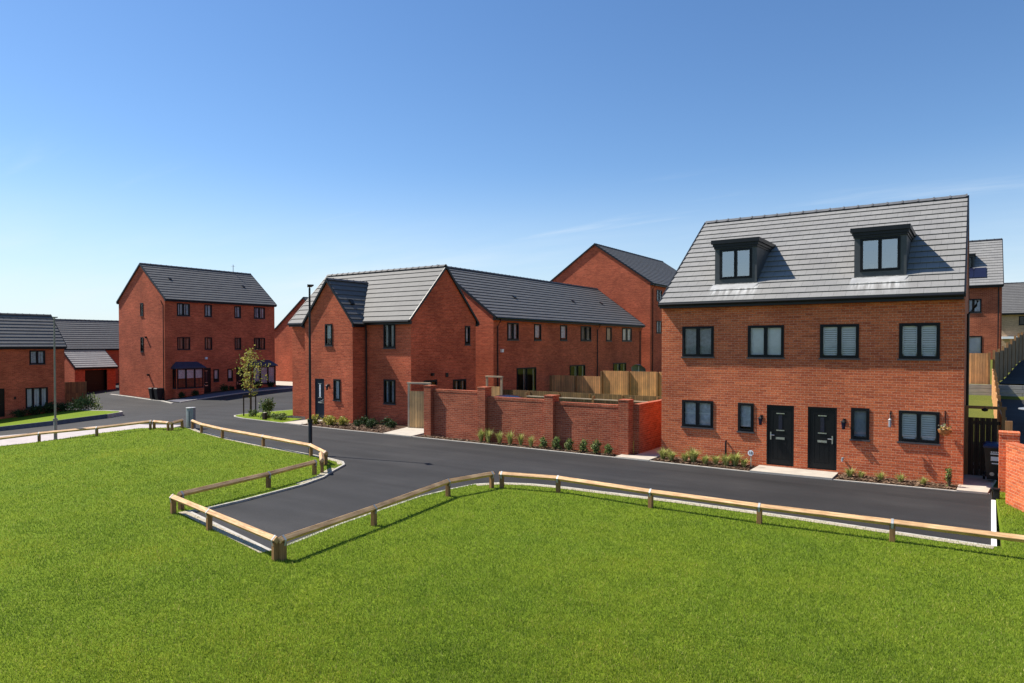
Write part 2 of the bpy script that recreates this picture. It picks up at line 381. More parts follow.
# ground to the horizon
def coords(lo, hi, step):
    far = [-4000, -1500, -600, -300]; a = [x for x in far if x < lo-30]
    return a+list(np.arange(lo, hi+.01, step))+[x for x in (300, 600, 1500, 4000) if x > hi+30]
xs, ys = coords(-110, 30, 1.4), coords(-20, 110, 1.4)
gx, gy = np.meshgrid(xs, ys); gz = T(gx, gy)-.05
mb = MB(); W = len(xs)
mb.v = [Vector(p) for p in zip(gx.ravel().tolist(), gy.ravel().tolist(), gz.ravel().tolist())]
for j in range(len(ys)-1):
    for i in range(W-1):
        mb.f.append((j*W+i, j*W+i+1, (j+1)*W+i+1, (j+1)*W+i)); mb.mi.append(0); mb.uv.append([(0, 0)]*4)
structure(mb, 'ground', 'field')
LAWN_EDGE = [(-46, 6.5), (-41, 10.4), (-38, 12.9), (-36.6, 13.7), (-35.7, 14.6), (-34.8, 15.9), (-33.6, 17.2), (-31.6, 17.6), (-30.7, 18.05),
             (-28.4, 17.3), (-25.3, 16.6), (-22.8, 16.2), (-20.6, 15.95), (-19.2, 15.82), (-18.0, 15.62), (-17.3, 15.45), (-16.85, 15.1), (-16.5, 14.5), (-16.15, 13.9), (-15.75, 13.3), (-15.4, 12.3), (-15.25, 11.3), (-15.1, 10.3), (-15.05, 9.3), (-15.16, 8.85),
             (-10.95, 8.02), (-11.0, 8.5), (-11.3, 10.0), (-11.5, 11.5), (-11.68, 13.0), (-11.6, 14.2), (-11.45, 15.0), (-11.0, 15.55), (-10.2, 15.9), (-9.3, 16.06), (-6.0, 16.2), (-3.2, 16.15), (.3, 15.95)]
sheet('road', [(-140, -20), (-46, -20), (-46, 5), (-30, 12), (-14, 7), (.35, 7), (.35, 22.5), (-9, 32), (-22.5, 32), (-40, 95), (-70, 95), (-140, 95)], 0, 'asphalt', 1.4)
LAWN = LAWN_EDGE+[(.42, 16), (.42, 22.4), (14, 22.4), (14, -14), (-46, -14)]
sheet('lawn', LAWN, .045, 'turf', 1.2)
kerb('kerb', [LAWN_EDGE[8]]+LAWN_EDGE[9:], .075, .05, 'conc')
def offset(path, a, b):
    P = [Vector(p) for p in path]; A, B = [], []
    for i, p in enumerate(P):
        d = (P[min(i+1, len(P)-1)]-P[max(i-1, 0)]).normalized(); n = Vector((d.y, -d.x)); A.append(tuple(p+n*a)); B.append(tuple(p+n*b))
    return A+B[::-1]
STRIPS = [offset(LAWN_EDGE[8:17], .045, .2), offset(LAWN_EDGE[17:21], .045, .22), offset(LAWN_EDGE[24:26], .045, .22), offset(LAWN_EDGE[31:], .045, .26)]
for q in STRIPS: sheet('gravel_strip', q, .052, 'gravel', .6)
kerb('road_end_edging', [(.30, 15.9), (.37, 20.8)], .09, .03, 'white_conc', seg=.9)
sheet('footpath', [(-46, 6.6), (-41, 10.5), (-38, 13.0), (-36.6, 13.8), (-35.7, 14.7), (-34.8, 16.0), (-33.6, 17.3), (-31.7, 17.75), (-32.2, 18.6), (-34.7, 18.3), (-37.6, 18.5), (-39.7, 17.7), (-41.5, 16.4), (-44.6, 15.2), (-50, 11.5), (-56, 6.6)], .012, 'path', 1.2)
# far kerb line in front of the houses, its beds and slabs
KERB2 = [(-34.25, 27.2), (-34.4, 24.6), (-34.3, 23.2), (-34.0, 22.6), (-33.4, 22.2), (-32.2, 21.9), (-30, 21.7), (-27.3, 21.55), (-23.6, 21.45), (-19.4, 21.5), (-13.8, 21.5), (-9, 21.45), (-5.75, 21.36), (-3.4, 21.45), (-.45, 21.62), (.3, 21.7)]
kerb('house_kerb', KERB2, .09, .02, 'conc')
sheet('verge', [(-34.2, 27.2), (-34.35, 24.6), (-34.25, 23.2), (-33.95, 22.65), (-33.4, 22.25), (-32.2, 21.95), (-30, 21.76), (-28.6, 21.7), (-29.3, 23.4), (-31.2, 23.4), (-31.3, 27.2)], .02, 'turf', .8)
sheet('planting_bed', [(-27.6, 21.62), (-23.6, 21.52), (-21.5, 21.53), (-22.2, 24.25), (-25.5, 24.25), (-25.5, 23.4), (-27.6, 23.4)], .016, 'soil', .8)
sheet('planting_bed', [(-19.7, 21.57), (-13.8, 21.57), (-10.45, 21.55), (-10.45, 22.05), (-19.7, 22.05)], .016, 'soil', .8)
sheet('planting_bed', [(-9.0, 21.5), (-5.8, 21.42), (-5.8, 22.44), (-9.0, 22.44)], .02, 'soil', .8)
sheet('planting_bed', [(-3.35, 21.5), (-.5, 21.68), (-.32, 22.44), (-3.35, 22.44)], .02, 'soil', .8)
def slab(name, poly, z0, z1): # flat-laid paving, a low block
    mb = MB(); n = len(poly); a = 0
    for i in range(n): a += poly[i][0]*poly[(i+1) % n][1]-poly[(i+1) % n][0]*poly[i][1]
    if a < 0: poly = poly[::-1]
    z = [float(T(*p)) for p in poly]
    mb.face([(p[0], p[1], h+z1) for p, h in zip(poly, z)])
    for i in range(n):
        j = (i+1) % n
        mb.face([(poly[i][0], poly[i][1], z[i]-z0), (poly[j][0], poly[j][1], z[j]-z0), (poly[j][0], poly[j][1], z[j]+z1), (poly[i][0], poly[i][1], z[i]+z1)])
    return structure(mb, name, 'slab')
slab('paving', [(-5.72, 21.3), (-3.42, 21.4), (-3.42, 22.44), (-5.72, 22.44)], .05, .06)
slab('paving', [(-.42, 21.58), (.26, 21.64), (.75, 27), (-.26, 27)], .05, .05)
slab('paving', [(-10.3, 21.46), (-9.05, 21.4), (-9.05, 31), (-9.85, 31), (-9.85, 22.05), (-10.3, 22.05)], .05, .05)
slab('paving', [(-28.5, 21.56), (-27.0, 21.48), (-27.5, 23.43), (-28.5, 23.43)], .05, .05)
slab('paving', [(-21.45, 21.42), (-19.75, 21.42), (-20.3, 23.8), (-22.1, 23.8)], .05, .04)
sheet('yard', [(.75, 23), (12, 23), (12, 44.8), (.75, 44.8)], .02, 'asphalt', 2)
sheet('yard', [(.95, 46.2), (12, 46.2), (12, 63), (3.4, 63)], .02, 'asphalt', 2)
sheet('garden_lawn', [(-22.3, 24.4), (-10.2, 22.4), (-10.2, 52), (-22.3, 52)], .02, 'turf', 2)
# left: grass strip in front of the house with its dark upstand kerb, driveway edging, far paving
STRIP = [(-53.2, 12.8), (-48.3, 16.5), (-45.6, 18.6), (-44.3, 20.6), (-44.6, 21.6), (-46, 22.2), (-49.2, 22.8), (-55.2, 23.2), (-55.2, 12.8)]
sheet('grass_strip', STRIP, .24, 'turf', 1.)
kerb('strip_kerb', [(-53.3, 12.7), (-48.3, 16.42), (-45.55, 18.55), (-44.22, 20.6)], .14, .27, 'kerb_dark', low=.2)
kerb('strip_kerb', [(-44.22, 20.65), (-44.55, 21.68), (-46, 22.3), (-49.2, 22.9), (-54, 23.2)], .14, .26, 'conc', low=.2)
kerb('drive_edging', [(-62.5, 29.5), (-53.8, 29.3), (-51.0, 28.6)], .16, .05, 'conc')
sheet('footway', [(-53, 29.3), (-50.9, 29.1), (-50.9, 41.5), (-53, 41.5)], .05, 'kerb_dark', 1.2)
kerb('footway_kerb', [(-50.85, 29.1), (-50.85, 42)], .12, .07, 'conc')
sheet('planting_bed', [(-54.1, 29.9), (-53.02, 29.8), (-53.02, 40.2), (-54.1, 40.2)], .05, 'soil', 1.2)
sheet('far_paving', [(-64, 41.6), (-50.8, 41.6), (-49, 44), (-47, 46.2), (-64, 46.2)], .02, 'slab', 1.4)
# ------------------------------------------------------------------ buildings
def basis(n): return Vector((-n[1], n[0], 0)), Vector((n[0], n[1], 0))
class Panel:
    """a wall plane: start point, outward normal; s runs left to right seen from outside"""
    def __init__(s, start, n, L): s.o = Vector((start[0], start[1], 0)); s.t, s.n = basis(n); s.L = L
    def p(s, a, z, h=0.): return s.o+s.t*a+s.n*h+Vector((0, 0, z))
    def walls(s, mb, z0, z1, holes, apex=None, depth=.09):
        holes = [h for h in holes]
        sx = sorted({0, s.L}|{x for h in holes for x in h[:2]}); zx = sorted({z0, z1}|{x for h in holes for x in h[2:4]})
        for i in range(len(sx)-1):
            for j in range(len(zx)-1):
                cs, cz = (sx[i]+sx[i+1])/2, (zx[j]+zx[j+1])/2
                if any(h[0] < cs < h[1] and h[2] < cz < h[3] for h in holes): continue
                mb.face([s.p(sx[i], zx[j]), s.p(sx[i+1], zx[j]), s.p(sx[i+1], zx[j+1]), s.p(sx[i], zx[j+1])])
        if apex: mb.face([s.p(0, z1), s.p(s.L, z1), s.p(*apex)])
        for a, b, c, d in [h[:4] for h in holes]:
            mb.face([s.p(a, c), s.p(a, d), s.p(a, d, -depth), s.p(a, c, -depth)][::-1])
            mb.face([s.p(b, c), s.p(b, d), s.p(b, d, -depth), s.p(b, c, -depth)])
            mb.face([s.p(a, d), s.p(b, d), s.p(b, d, -depth), s.p(a, d, -depth)][::-1])
            mb.face([s.p(a, c), s.p(b, c), s.p(b, c, -depth), s.p(a, c, -depth)])
    def slabbox(s, mb, a, b, c, d, h0, h1):
        mb.obox(s.p(a, c, h0), s.t*(b-a), s.n*(h1-h0), Vector((0, 0, d-c)))
def window(pn, root, a, b, c, d, panes=2, back=None, h=-.04, fw=.06, mat_='frame', sill=True, name='window', sash=.024, label=None, glass='glass'):
    mb = MB(); th = .065
    pn.slabbox(mb, a+.002, b-.002, c+.002, c+fw, h, h+th); pn.slabbox(mb, a+.002, b-.002, d-fw, d-.002, h, h+th)
    pn.slabbox(mb, a+.002, a+fw, c+fw, d-fw, h, h+th); pn.slabbox(mb, b-fw, b-.002, c+fw, d-fw, h, h+th)
    w = b-a; mw = fw*.9; cells = []
    for i in range(panes):
        x0 = a+fw if i == 0 else a+w*i/panes+mw/2; x1 = b-fw if i == panes-1 else a+w*(i+1)/panes-mw/2
        if i: pn.slabbox(mb, x0-mw, x0, c+fw, d-fw, h, h+th)
        s_ = sash
        for q in ((x0, x1, c+fw, c+fw+s_), (x0, x1, d-fw-s_, d-fw), (x0, x0+s_, c+fw+s_, d-fw-s_), (x1-s_, x1, c+fw+s_, d-fw-s_)):
            pn.slabbox(mb, *q, h+.004, h+th+.012)
        cells.append((x0+s_, x1-s_, c+fw+s_, d-fw-s_))
    f = mb.build(name, mat_, root)
    if label: f['label'] = label
    g = MB()
    for x0, x1, z0, z1 in cells: g.face([pn.p(x0, z0, h+.03), pn.p(x1, z0, h+.03), pn.p(x1, z1, h+.03), pn.p(x0, z1, h+.03)])
    g.build('pane', glass, f)
    if sill:
        m2 = MB(); pn.slabbox(m2, a-.03, b+.03, c-.045, c-.002, -.06, .05); m2.build('sill', 'sill', f)
    if back == 'shutter':
        m2 = MB()
        for x0, x1, z0, z1 in cells:
            for q in ((x0, x0+.028, z0, z1), (x1-.028, x1, z0, z1), (x0, x1, z0, z0+.05), (x0, x1, z1-.035, z1)): pn.slabbox(m2, *q, h-.06, h-.035)
            n = int((z1-z0-.085)/.062)
            for k in range(n):
                zz = z0+.05+(k+.5)*(z1-z0-.085)/n
                m2.obox(pn.p(x0+.028, zz-.024, h-.036), pn.t*(x1-x0-.056), pn.n*-.022+Vector((0, 0, .048)), pn.n*.004+Vector((0, 0, .005)))
        m2.build('shutter', 'shutter', f)
    elif back:
        kind, col = back[:2]; m2 = MB(); lo = back[2] if len(back) > 2 else 0
        for x0, x1, z0, z1 in cells:
            if kind == 'blind': pn.slabbox(m2, x0-.02, x1+.02, z0+(z1-z0)*lo, z1+.02, h-.07, h-.06)
            elif kind == 'slats':
                k = z1
                while k > z0+(z1-z0)*lo: pn.slabbox(m2, x0-.01, x1+.01, k-.018, k, h-.06, h-.05); k -= .034
            elif kind == 'bar':
                pn.slabbox(m2, x0-.02, x1+.02, z0-.02, z1+.02, h-.09, h-.08); zz = z0+(z1-z0)*.52
                m2.cur = 1; pn.slabbox(m2, x0-.02, x1+.02, zz-.02, zz+.02, h-.06, h-.045); m2.cur = 0
            elif kind == 'drape':
                n = 14; ww = x1-x0
                for part in ((0, lo), (1-lo, 1)):
                    for k in range(n):
                        u0 = x0+ww*(part[0]+(part[1]-part[0])*k/n); u1 = x0+ww*(part[0]+(part[1]-part[0])*(k+1)/n)
                        h0, h1 = h-.08-.02*(k % 2), h-.08-.02*((k+1) % 2)
                        m2.face([pn.p(u0, z0-.02, h0), pn.p(u1, z0-.02, h1), pn.p(u1, z1+.02, h1), pn.p(u0, z1+.02, h0)])
        m2.build('curtain' if kind == 'drape' else 'blind', [col, 'white'], f)
    return f
def door(pn, root, a, b, c, d, mat_='door', handle_right=False, glazed=True, label=None):
    mb = MB(); h = -.085; fw = .055
    pn.slabbox(mb, a+.002, a+fw, c, d-.002, h, h+.07); pn.slabbox(mb, b-fw, b-.002, c, d-.002, h, h+.07); pn.slabbox(mb, a+fw, b-fw, d-fw-.03, d-.002, h, h+.07)
    pn.slabbox(mb, a+fw, b-fw, c, c+.04, h, h+.075)
    x0, x1 = a+fw, b-fw; z0, z1 = c+.04, d-fw-.03; h2 = h+.045; w = x1-x0
    pn.slabbox(mb, x0, x1, z0, z1, h+.01, h2)
    # raised stiles and planted panels
    for q in ((x0+.02, x0+.12, z0+.02, z1-.02), (x1-.12, x1-.02, z0+.02, z1-.02), (x0+.12, x1-.12, z0+.02, z0+.16), (x0+.12, x1-.12, z1-.14, z1-.02)): pn.slabbox(mb, *q, h2, h2+.008)
    for k in range(3):
        xa = x0+.16+(w-.32)*k/3; pn.slabbox(mb, xa, xa+(w-.32)/3-.015, z0+.2, z0+.85, h2, h2+.006)
    f = mb.build('door', mat_, root)
    if label: f['label'] = label
    g = MB()
    if glazed:
        m2 = MB(); xm = (x0+x1)/2; pn.slabbox(m2, xm-.055, xm+.055, z0+1.12, z1-.2, h2, h2+.012); m2.build('door_light', 'glass' if mat_ == 'xx' else 'net' if mat_ == 'navy' else 'solar', f)
        m2 = MB(); pn.slabbox(m2, xm-.12, xm+.12, z1-.19, z1-.165, h2, h2+.02); m2.build('trim', 'chrome', f); m2 = MB(); pn.slabbox(m2, xm-.12, xm+.12, z0+1.07, z0+1.1, h2, h2+.02); m2.build('trim', 'chrome', f)
    xm = (x0+x1)/2
    pn.slabbox(g, xm-.13, xm+.13, z0+.8, z0+.87, h2+.006, h2+.022); g.build('letterbox', 'chrome', f)
    g = MB(); xh = x1-.09 if handle_right else x0+.05
    pn.slabbox(g, xh, xh+.035, z0+.78, z0+1.02, h2+.008, h2+.02); s_ = -1 if handle_right else 1
    g.tube([pn.p(xh+.017, z0+.93, h2+.02), pn.p(xh+.017, z0+.93, h2+.06), pn.p(xh+.017+s_*.12, z0+.93, h2+.06)], .011, 6); g.build('handle', 'chrome', f)
    return f
def slope(mb, A, B, C, D, lip=.040, nose=.028, th=.017):
    """stepped tile courses with an open shadow gap under each nose; A,B eave left/right, C,D ridge right/left (seen from outside)"""
    A, B, C, D = map(Vector, (A, B, C, D)); n = (B-A).cross(D-A).normalized(); L = (D-A).length; k = max(1, round(L/GAUGE))
    dn = (A-D).normalized()*nose; t = (B-A).normalized(); u = lambda p: (p-A).dot(t)
    for i in range(k):
        f0, f1 = i/k, (i+1)/k
        a, b, c, d = A.lerp(D, f0), B.lerp(C, f0), B.lerp(C, f1), A.lerp(D, f1)
        o = dn if i else dn*0
        a2, b2 = a+n*lip+o, b+n*lip+o; c2, d2 = c+n*.004, d+n*.004; a3, b3 = a2-n*th, b2-n*th; a4, b4 = a+n*(lip-th), b+n*(lip-th)
        v0, v1 = i*GAUGE+.012, (i+1)*GAUGE-.012; E_ = [(u(a), v0), (u(b), v0), (u(b), v0+.01), (u(a), v0+.01)]
        mb.face([a2, b2, c2, d2], [(u(a), v0), (u(b), v0), (u(c), v1), (u(d), v1)])
        mb.face([a3, b3, b2, a2], E_)
        if i: mb.face([a4, b4, b3, a3], E_); mb.face([a, b, b4, a4], E_)
        else: mb.face([a-n*.012, b-n*.012, b3, a3], E_)
def ridge_tiles(mb, p, q, w=.13, drop=.1):
    p, q = Vector(p), Vector(q); L = (q-p).length; d = (q-p)/L; side = d.cross(Vector((0, 0, 1))).normalized(); n = max(1, round(L/.45))
    for i in range(n):
        a = p+d*(L*i/n); b = p+d*(L*(i+1)/n); lift = .012 if i % 1 == 0 else 0
        for e, s0, z in ((0, 1, .0),):
            A0, B0 = a+Vector((0, 0, .055)), b+Vector((0, 0, .055))
            for sg in (1, -1):
                o1 = side*sg*w-Vector((0, 0, drop-.055))
                q4 = [A0, B0, b+o1, a+o1] if sg < 0 else [B0, A0, a+o1, b+o1]
                mb.face(q4)
            # raised collar at each joint
        c0 = b-d*.05
        for sg in (1, -1):
            up = Vector((0, 0, .075)); o1 = side*sg*(w+.015)-Vector((0, 0, drop-.07))
            q4 = [c0+up, b+up, b+o1, c0+o1]
            mb.face(q4 if sg < 0 else q4[::-1])
        mb.face([c0+side*(w+.015)-Vector((0, 0, drop-.07)), c0+Vector((0, 0, .075)), c0-side*(w+.015)-Vector((0, 0, drop-.07))])
class House:
    def __init__(s, name, label, O, n, L, D, z0, zo, zr, brick='brick_far', tile='tile_far', oe=.25, ov=.06, group=None, ridge='ridge', cat='house'):
        s.O = Vector((O[0], O[1], 0)); s.t, s.n = basis(n); s.L, s.D, s.z0, s.zo, s.zr, s.oe, s.ov = L, D, z0, zo, zr-.07, oe, ov; zr = zr-.07
        s.brick, s.tile, s.ridge = brick, tile, ridge
        s.pitch = (zr-zo)/(D/2+oe); s.zw = zo+oe*s.pitch-.05
        c = s.O+s.t*L/2-s.n*D/2
        s.root = thing(name, label, cat, (c.x, c.y, z0), group)
        s.front = Panel(O, n, L)
        s.left = Panel((s.O-s.n*D)[:2], (-s.t)[:2], D)
        s.right = Panel((s.O+s.t*L)[:2], s.t[:2], D)
        s.rear = Panel((s.O+s.t*L-s.n*D)[:2], (-s.n)[:2], L)
    def p(s, a, d, z): return s.O+s.t*a-s.n*d+Vector((0, 0, z))
    def shell(s, front=(), left=(), right=(), skip_front=False):
        mb = MB(); z0 = s.z0-.6
        if not skip_front: s.front.walls(mb, z0, s.zw, front)
        s.rear.walls(mb, z0, s.zw, ())
        s.left.walls(mb, z0, s.zw, left, (s.D/2, s.zr-.05)); s.right.walls(mb, z0, s.zw, right, (s.D/2, s.zr-.05))
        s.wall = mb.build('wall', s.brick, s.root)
        return s
    def roof(s, gutter=True):
        mb = MB(); a, b = -s.ov, s.L+s.ov; e = s.oe
        A, B, C, Dd = s.p(a, -e, s.zo), s.p(b, -e, s.zo), s.p(b, s.D/2, s.zr), s.p(a, s.D/2, s.zr)
        E, F = s.p(b, s.D+e, s.zo), s.p(a, s.D+e, s.zo)
        slope(mb, A, B, C, Dd); slope(mb, E, F, Dd, C)
        o = mb.build('roof', s.tile, s.root); s.roofobj = o
        dn = Vector((0, 0, .035))
        mb = MB(); mb.face([A-dn, Dd-dn, C-dn, B-dn]); mb.face([E-dn, C-dn, Dd-dn, F-dn])
        mb.build('underside', 'black', o)
        for q, d0, d1 in ((s.front, -.005, e-.015), (s.rear, -.005, e-.015)):      # fascias under both eaves
            mb = MB(); q.slabbox(mb, -s.ov, s.L+s.ov, s.zo-.17, s.zo-.012, d0+.01, d1); mb.build('fascia', 'black', o)
        nrm = s.t
        for P0, P1, sg in ((A, Dd, -1), (F, Dd, -1), (B, C, 1), (E, C, 1)):
            mb = MB(); d = (P1-P0); up = Vector((0, 0, 1)); mb.obox(P0-up*.11+nrm*(.0 if sg > 0 else -.045), nrm*.045, d, up*.16); mb.build('verge', 'black', o)
        mb = MB(); ridge_tiles(mb, Dd+Vector((0, 0, .03)), C+Vector((0, 0, .03))); mb.build('ridge_tiles', s.ridge, o)
        if gutter:
            for q in (s.front, s.rear):
                mb = MB(); mb.tube([q.p(-s.ov, s.zo-.045, e+.035), q.p(s.L+s.ov, s.zo-.045, e+.035)], .052, 8); mb.build('gutter', 'black', o)
        return s
    def downpipe(s, a, pn=None, z0=None):
        pn = pn or s.front; mb = MB(); z0 = s.z0 if z0 is None else z0
        mb.tube([pn.p(a, s.zo-.1, s.oe+.02), pn.p(a, s.zo-.25, s.oe-.02), pn.p(a, s.zo-.5, .06), pn.p(a, z0+.05, .06)], .036, 8)
        mb.build('downpipe', 'black', s.root)
    def vent(s, a, f):
        """a small hooded vent tile on the front slope at fraction f up from the eave"""
        d = -s.oe+f*(s.D/2+s.oe); z = s.zo+f*(s.zr-s.zo); mb = MB()
        c = s.p(a, d, z); up = Vector((0, 0, 1))
        mb.obox(c-s.t*.11+up*.02, s.t*.22, -s.n*.2+up*(.2*s.pitch), up*.1); mb.build('roof_vent', 'black', s.roofobj)
# ---- the pair of houses on the right
H1 = House('semi_detached_house', 'large red brick pair of houses with two black dormers and two black front doors', (-9.03, 22.46), (0, -1), 8.74, 9.04, 0, 5.31, 8.82, 'brick', 'tile', .27, -.02, 'houses of the estate', 'ridge_grey')
u0 = 9.03
w1 = [(-8.29, -7.21), (-6.11, -5.0), (-3.96, -2.89), (-1.86, -.86)]
holes = [(a+u0, b+u0, 3.5, 4.52) for a, b in w1]
gw = [(-8.29, -7.22, 1.13, 2.03), (-6.41, -5.91, 1.1, 2.02), (-3.09, -2.6, 1.1, 2.03), (-1.85, -.85, 1.13, 2.02)]
dd = [(-5.51, -4.69, .1, 2.0), (-4.29, -3.47, .1, 2.0)]
holes += [(a+u0, b+u0, c, d) for a, b, c, d in gw+dd]
H1.shell(holes).roof()
for (a, b), bk in zip(w1, [('slats', 'net'), ('blind', 'white'), 'shutter', 'shutter']): window(H1.front, H1.root, a+u0, b+u0, 3.5, 4.52, 2, bk)
for (a, b, c, d), np_, bk in zip(gw, (2, 1, 1, 2), (('bar', 'net'), ('blind', 'net', .08), ('blind', 'dish', .0), 'shutter')): window(H1.front, H1.root, a+u0, b+u0, c, d, np_, bk)  # third window's blue-grey blind added against the lawn's green reflection in its glass
door(H1.front, H1.root, *[dd[0][0]+u0, dd[0][1]+u0, .08, 2.0]); door(H1.front, H1.root, *[dd[1][0]+u0, dd[1][1]+u0, .08, 2.0], handle_right=True)
H1.downpipe(2.0, H1.right)
RZ = lambda v: 5.31+(v-22.19)*H1.pitch
for (a, b), lab in (((-7.36, -5.98), 'left dormer, its window clear'), ((-3.11, -1.73), 'right dormer, small pale things on its window sill')):
    vf = 23.0; zt = 7.22; zb = RZ(vf)-.02; pn = Panel((a, vf), (0, -1), b-a); W_ = b-a; wa, wb, wz0, wz1 = .16, W_-.16, 6.1, 7.1
    mb = MB(); pn.walls(mb, zb, zt, [(wa, wb, wz0, wz1)], None, .05)
    vb = 22.19+(zt-5.31)/H1.pitch
    for uu, flip in ((a, 0), (b, 1)):
        tri = [(uu, vf, zb), (uu, vf, zt), (uu, vb, zt)]
        mb.face(tri if not flip else tri[::-1])
    dm = mb.build('dormer', 'dormer', H1.root); dm['label'] = lab
    mb = MB(); mb.cur = 0
    zt2 = zt+.13; vb2 = 22.19+(zt2+.05-5.31)/H1.pitch
    mb.box(a-.10, b+.10, vf-.13, vb2+.1, zt+.06, zt2+.06); mb.box(a-.055, b+.055, vf-.075, vb2, zt-.03, zt+.06); mb.box(a-.025, b+.025, vf-.04, vb2, zt-.10, zt-.03)
    mb.build('dormer_roof', 'black', dm)
    mb = MB(); n = Vector((0, -math.sin(math.atan(H1.pitch)), math.cos(math.atan(H1.pitch))))
    P = lambda u, v: Vector((u, v, RZ(v)))+n*.036
    mb.face([P(a-.08, 22.72), P(b-.06, 22.74), P(b+.05, vf+.0), P(a-.06, vf+.0)]); mb.face([P(a-.08, 22.72)-n*.02, P(b-.06, 22.74)-n*.02, P(b-.06, 22.74), P(a-.08, 22.72)])
    mb.build('apron', 'lead', dm)
    f = window(pn, H1.root, wa, wb, wz0, wz1, 2, None, -.045, .05, name='dormer_window', sill=False, glass='glass_coated')
    if a > -4:
        mb = MB(); pn.slabbox(mb, wb-.4, wb-.2, wz0+.08, wz0+.3, -.12, -.1); mb.build('sill_ornament', 'white', f); mb = MB(); pn.slabbox(mb, wa+.25, wa+.36, wz0+.08, wz0+.22, -.13, -.1); mb.build('sill_ornament', 'white', f)
def wall_lantern(pn, root, a, z):
    mb = MB(); pn.slabbox(mb, a-.04, a+.04, z+.02, z+.16, 0, .02)
    mb.tube([pn.p(a, z+.1, .02), pn.p(a, z+.16, .08), pn.p(a, z+.12, .13)], .012, 6)
    c = pn.p(a, z, .13); o = mb.build('wall_lantern', 'black', root)
    mb = MB(); mb.lathe(c, [(.0, .13), (.03, .125), (.085, .07), (.075, .06), (.0, .06)], 6); mb.build('lantern_cap', 'black', o)
    mb = MB(); mb.lathe(c, [(0, -.15), (.045, -.14), (.05, -.11), (0, -.11)], 6); mb.build('lantern_base', 'black', o)
    mb = MB(); mb.lathe(c, [(.045, -.11), (.066, .06)], 6); mb.build('lantern_glass', 'solar', o)
wall_lantern(H1.front, H1.root, -5.67+u0, 1.5); wall_lantern(H1.front, H1.root, -3.27+u0, 1.53)
mb = MB(); mb.tube([(-6.78, 22.45, .74), (-6.78, 22.40, .74), (-6.78, 22.39, .7), (-6.78, 22.39, .0)], .03, 8); mb.build('waste_pipe', 'black', H1.root)
mb = MB(); mb.tube([(-3.3, 22.44, .5), (-3.3, 22.36, .5), (-3.3, 22.36, .42)], .035, 8); mb.build('flue_outlet', 'zinc', H1.root)
for a, z in ((-2.05, 1.95), (-.72, 2.02)):
    mb = MB(); pn = H1.front; mb.tube([pn.p(a+u0, z-.3, .015), pn.p(a+u0, z, .015), pn.p(a+u0, z, .22), pn.p(a+u0, z-.04, .24)], .009, 6); pn.slabbox(mb, a+u0-.012, a+u0+.012, z-.32, z+.05, .001, .01)
    mb.build('basket_bracket', 'black', H1.root)
def leaf_cloud(mb, pts, size, up=.3):
    for p in pts:
        d = Vector(rng.normal(size=3)); d.z = abs(d.z)*.6+up; d.normalize()
        e = d.cross(Vector(rng.normal(size=3))).normalized(); s_ = size*rng.uniform(.6, 1.3)
        mb.face([Vector(p)-e*s_*.45, Vector(p)+d.cross(e)*s_*.6, Vector(p)+e*s_*.45, Vector(p)-d.cross(e)*s_*.6])
# hanging basket and bird feeder hang from the brackets
t = thing('hanging_basket', 'hanging basket of orange and white flowers on the wall right of the lower right window', 'hanging basket', (-.72, 22.24, 1.4))
mb = MB(); mb.lathe((-.72, 22.24, 1.4), [(0, 0), (.09, .01), (.15, .08), (.17, .17)], 12); mb.build('bowl', 'terracotta', t, True)
mb = MB(); pts = [Vector((-.72, 22.24, 1.57))+Vector(rng.normal(size=3))*Vector((.075, .06, .05)).length*.55 for _ in range(220)]; leaf_cloud(mb, pts, .05); mb.build('flowers', 'flower', t)
mb = MB()
for k in range(3): mb.tube([(-.72+.13*math.cos(2.1*k), 22.24+.13*math.sin(2.1*k), 1.55), (-.72, 22.235, 1.99)], .003, 4)
mb.build('chain', 'black', t)
t = thing('bird_feeder', 'small pale tube bird feeder hanging left of the lower right shuttered window', 'bird feeder', (-2.05, 22.24, 1.55))
mb = MB(); mb.lathe((-2.05, 22.24, 1.55), [(0, 0), (.035, 0), (.035, .2), (0, .22)], 8); mb.build('tube', 'table', t); mb = MB(); mb.lathe((-2.05, 22.24, 1.75), [(.05, 0), (0, .05)], 8); mb.tube([(-2.05, 22.24, 1.78), (-2.05, 22.24, 1.93)], .004, 4); mb.build('lid', 'galv', t)
# house-number disc on a stake beside the left door
t = thing('number_sign', 'small round white number plate on a stake in the bed beside the left front door', 'house number', (-5.87, 22.0, .02))
mb = MB(); mb.bar((-5.87, 22.0, .0), (-5.87, 22.0, .42), .035, .02); mb.build('stake', 'pale_timber', t)
mb = MB(); mb.tube([(-5.87, 21.985, .49), (-5.87, 21.965, .49)], .088, 20); plate = mb.build('plate', 'white', t)
fc = bpy.data.curves.new('number', 'FONT'); fc.body = '18'; fc.size = .13; fc.align_x = 'CENTER'; fc.align_y = 'CENTER'; fc.extrude = .002; fc.materials.append(M['black'])
tmp = bpy.data.objects.new('tmp', fc); COL.objects.link(tmp); nm = bpy.data.meshes.new_from_object(tmp.evaluated_get(bpy.context.evaluated_depsgraph_get())); bpy.data.objects.remove(tmp)
fo = bpy.data.objects.new('number', nm); COL.objects.link(fo); fo.parent = plate; fo.location = Vector((-5.87, 21.96, .49))-wloc(t); fo.rotation_euler = (R(90), 0, 0)
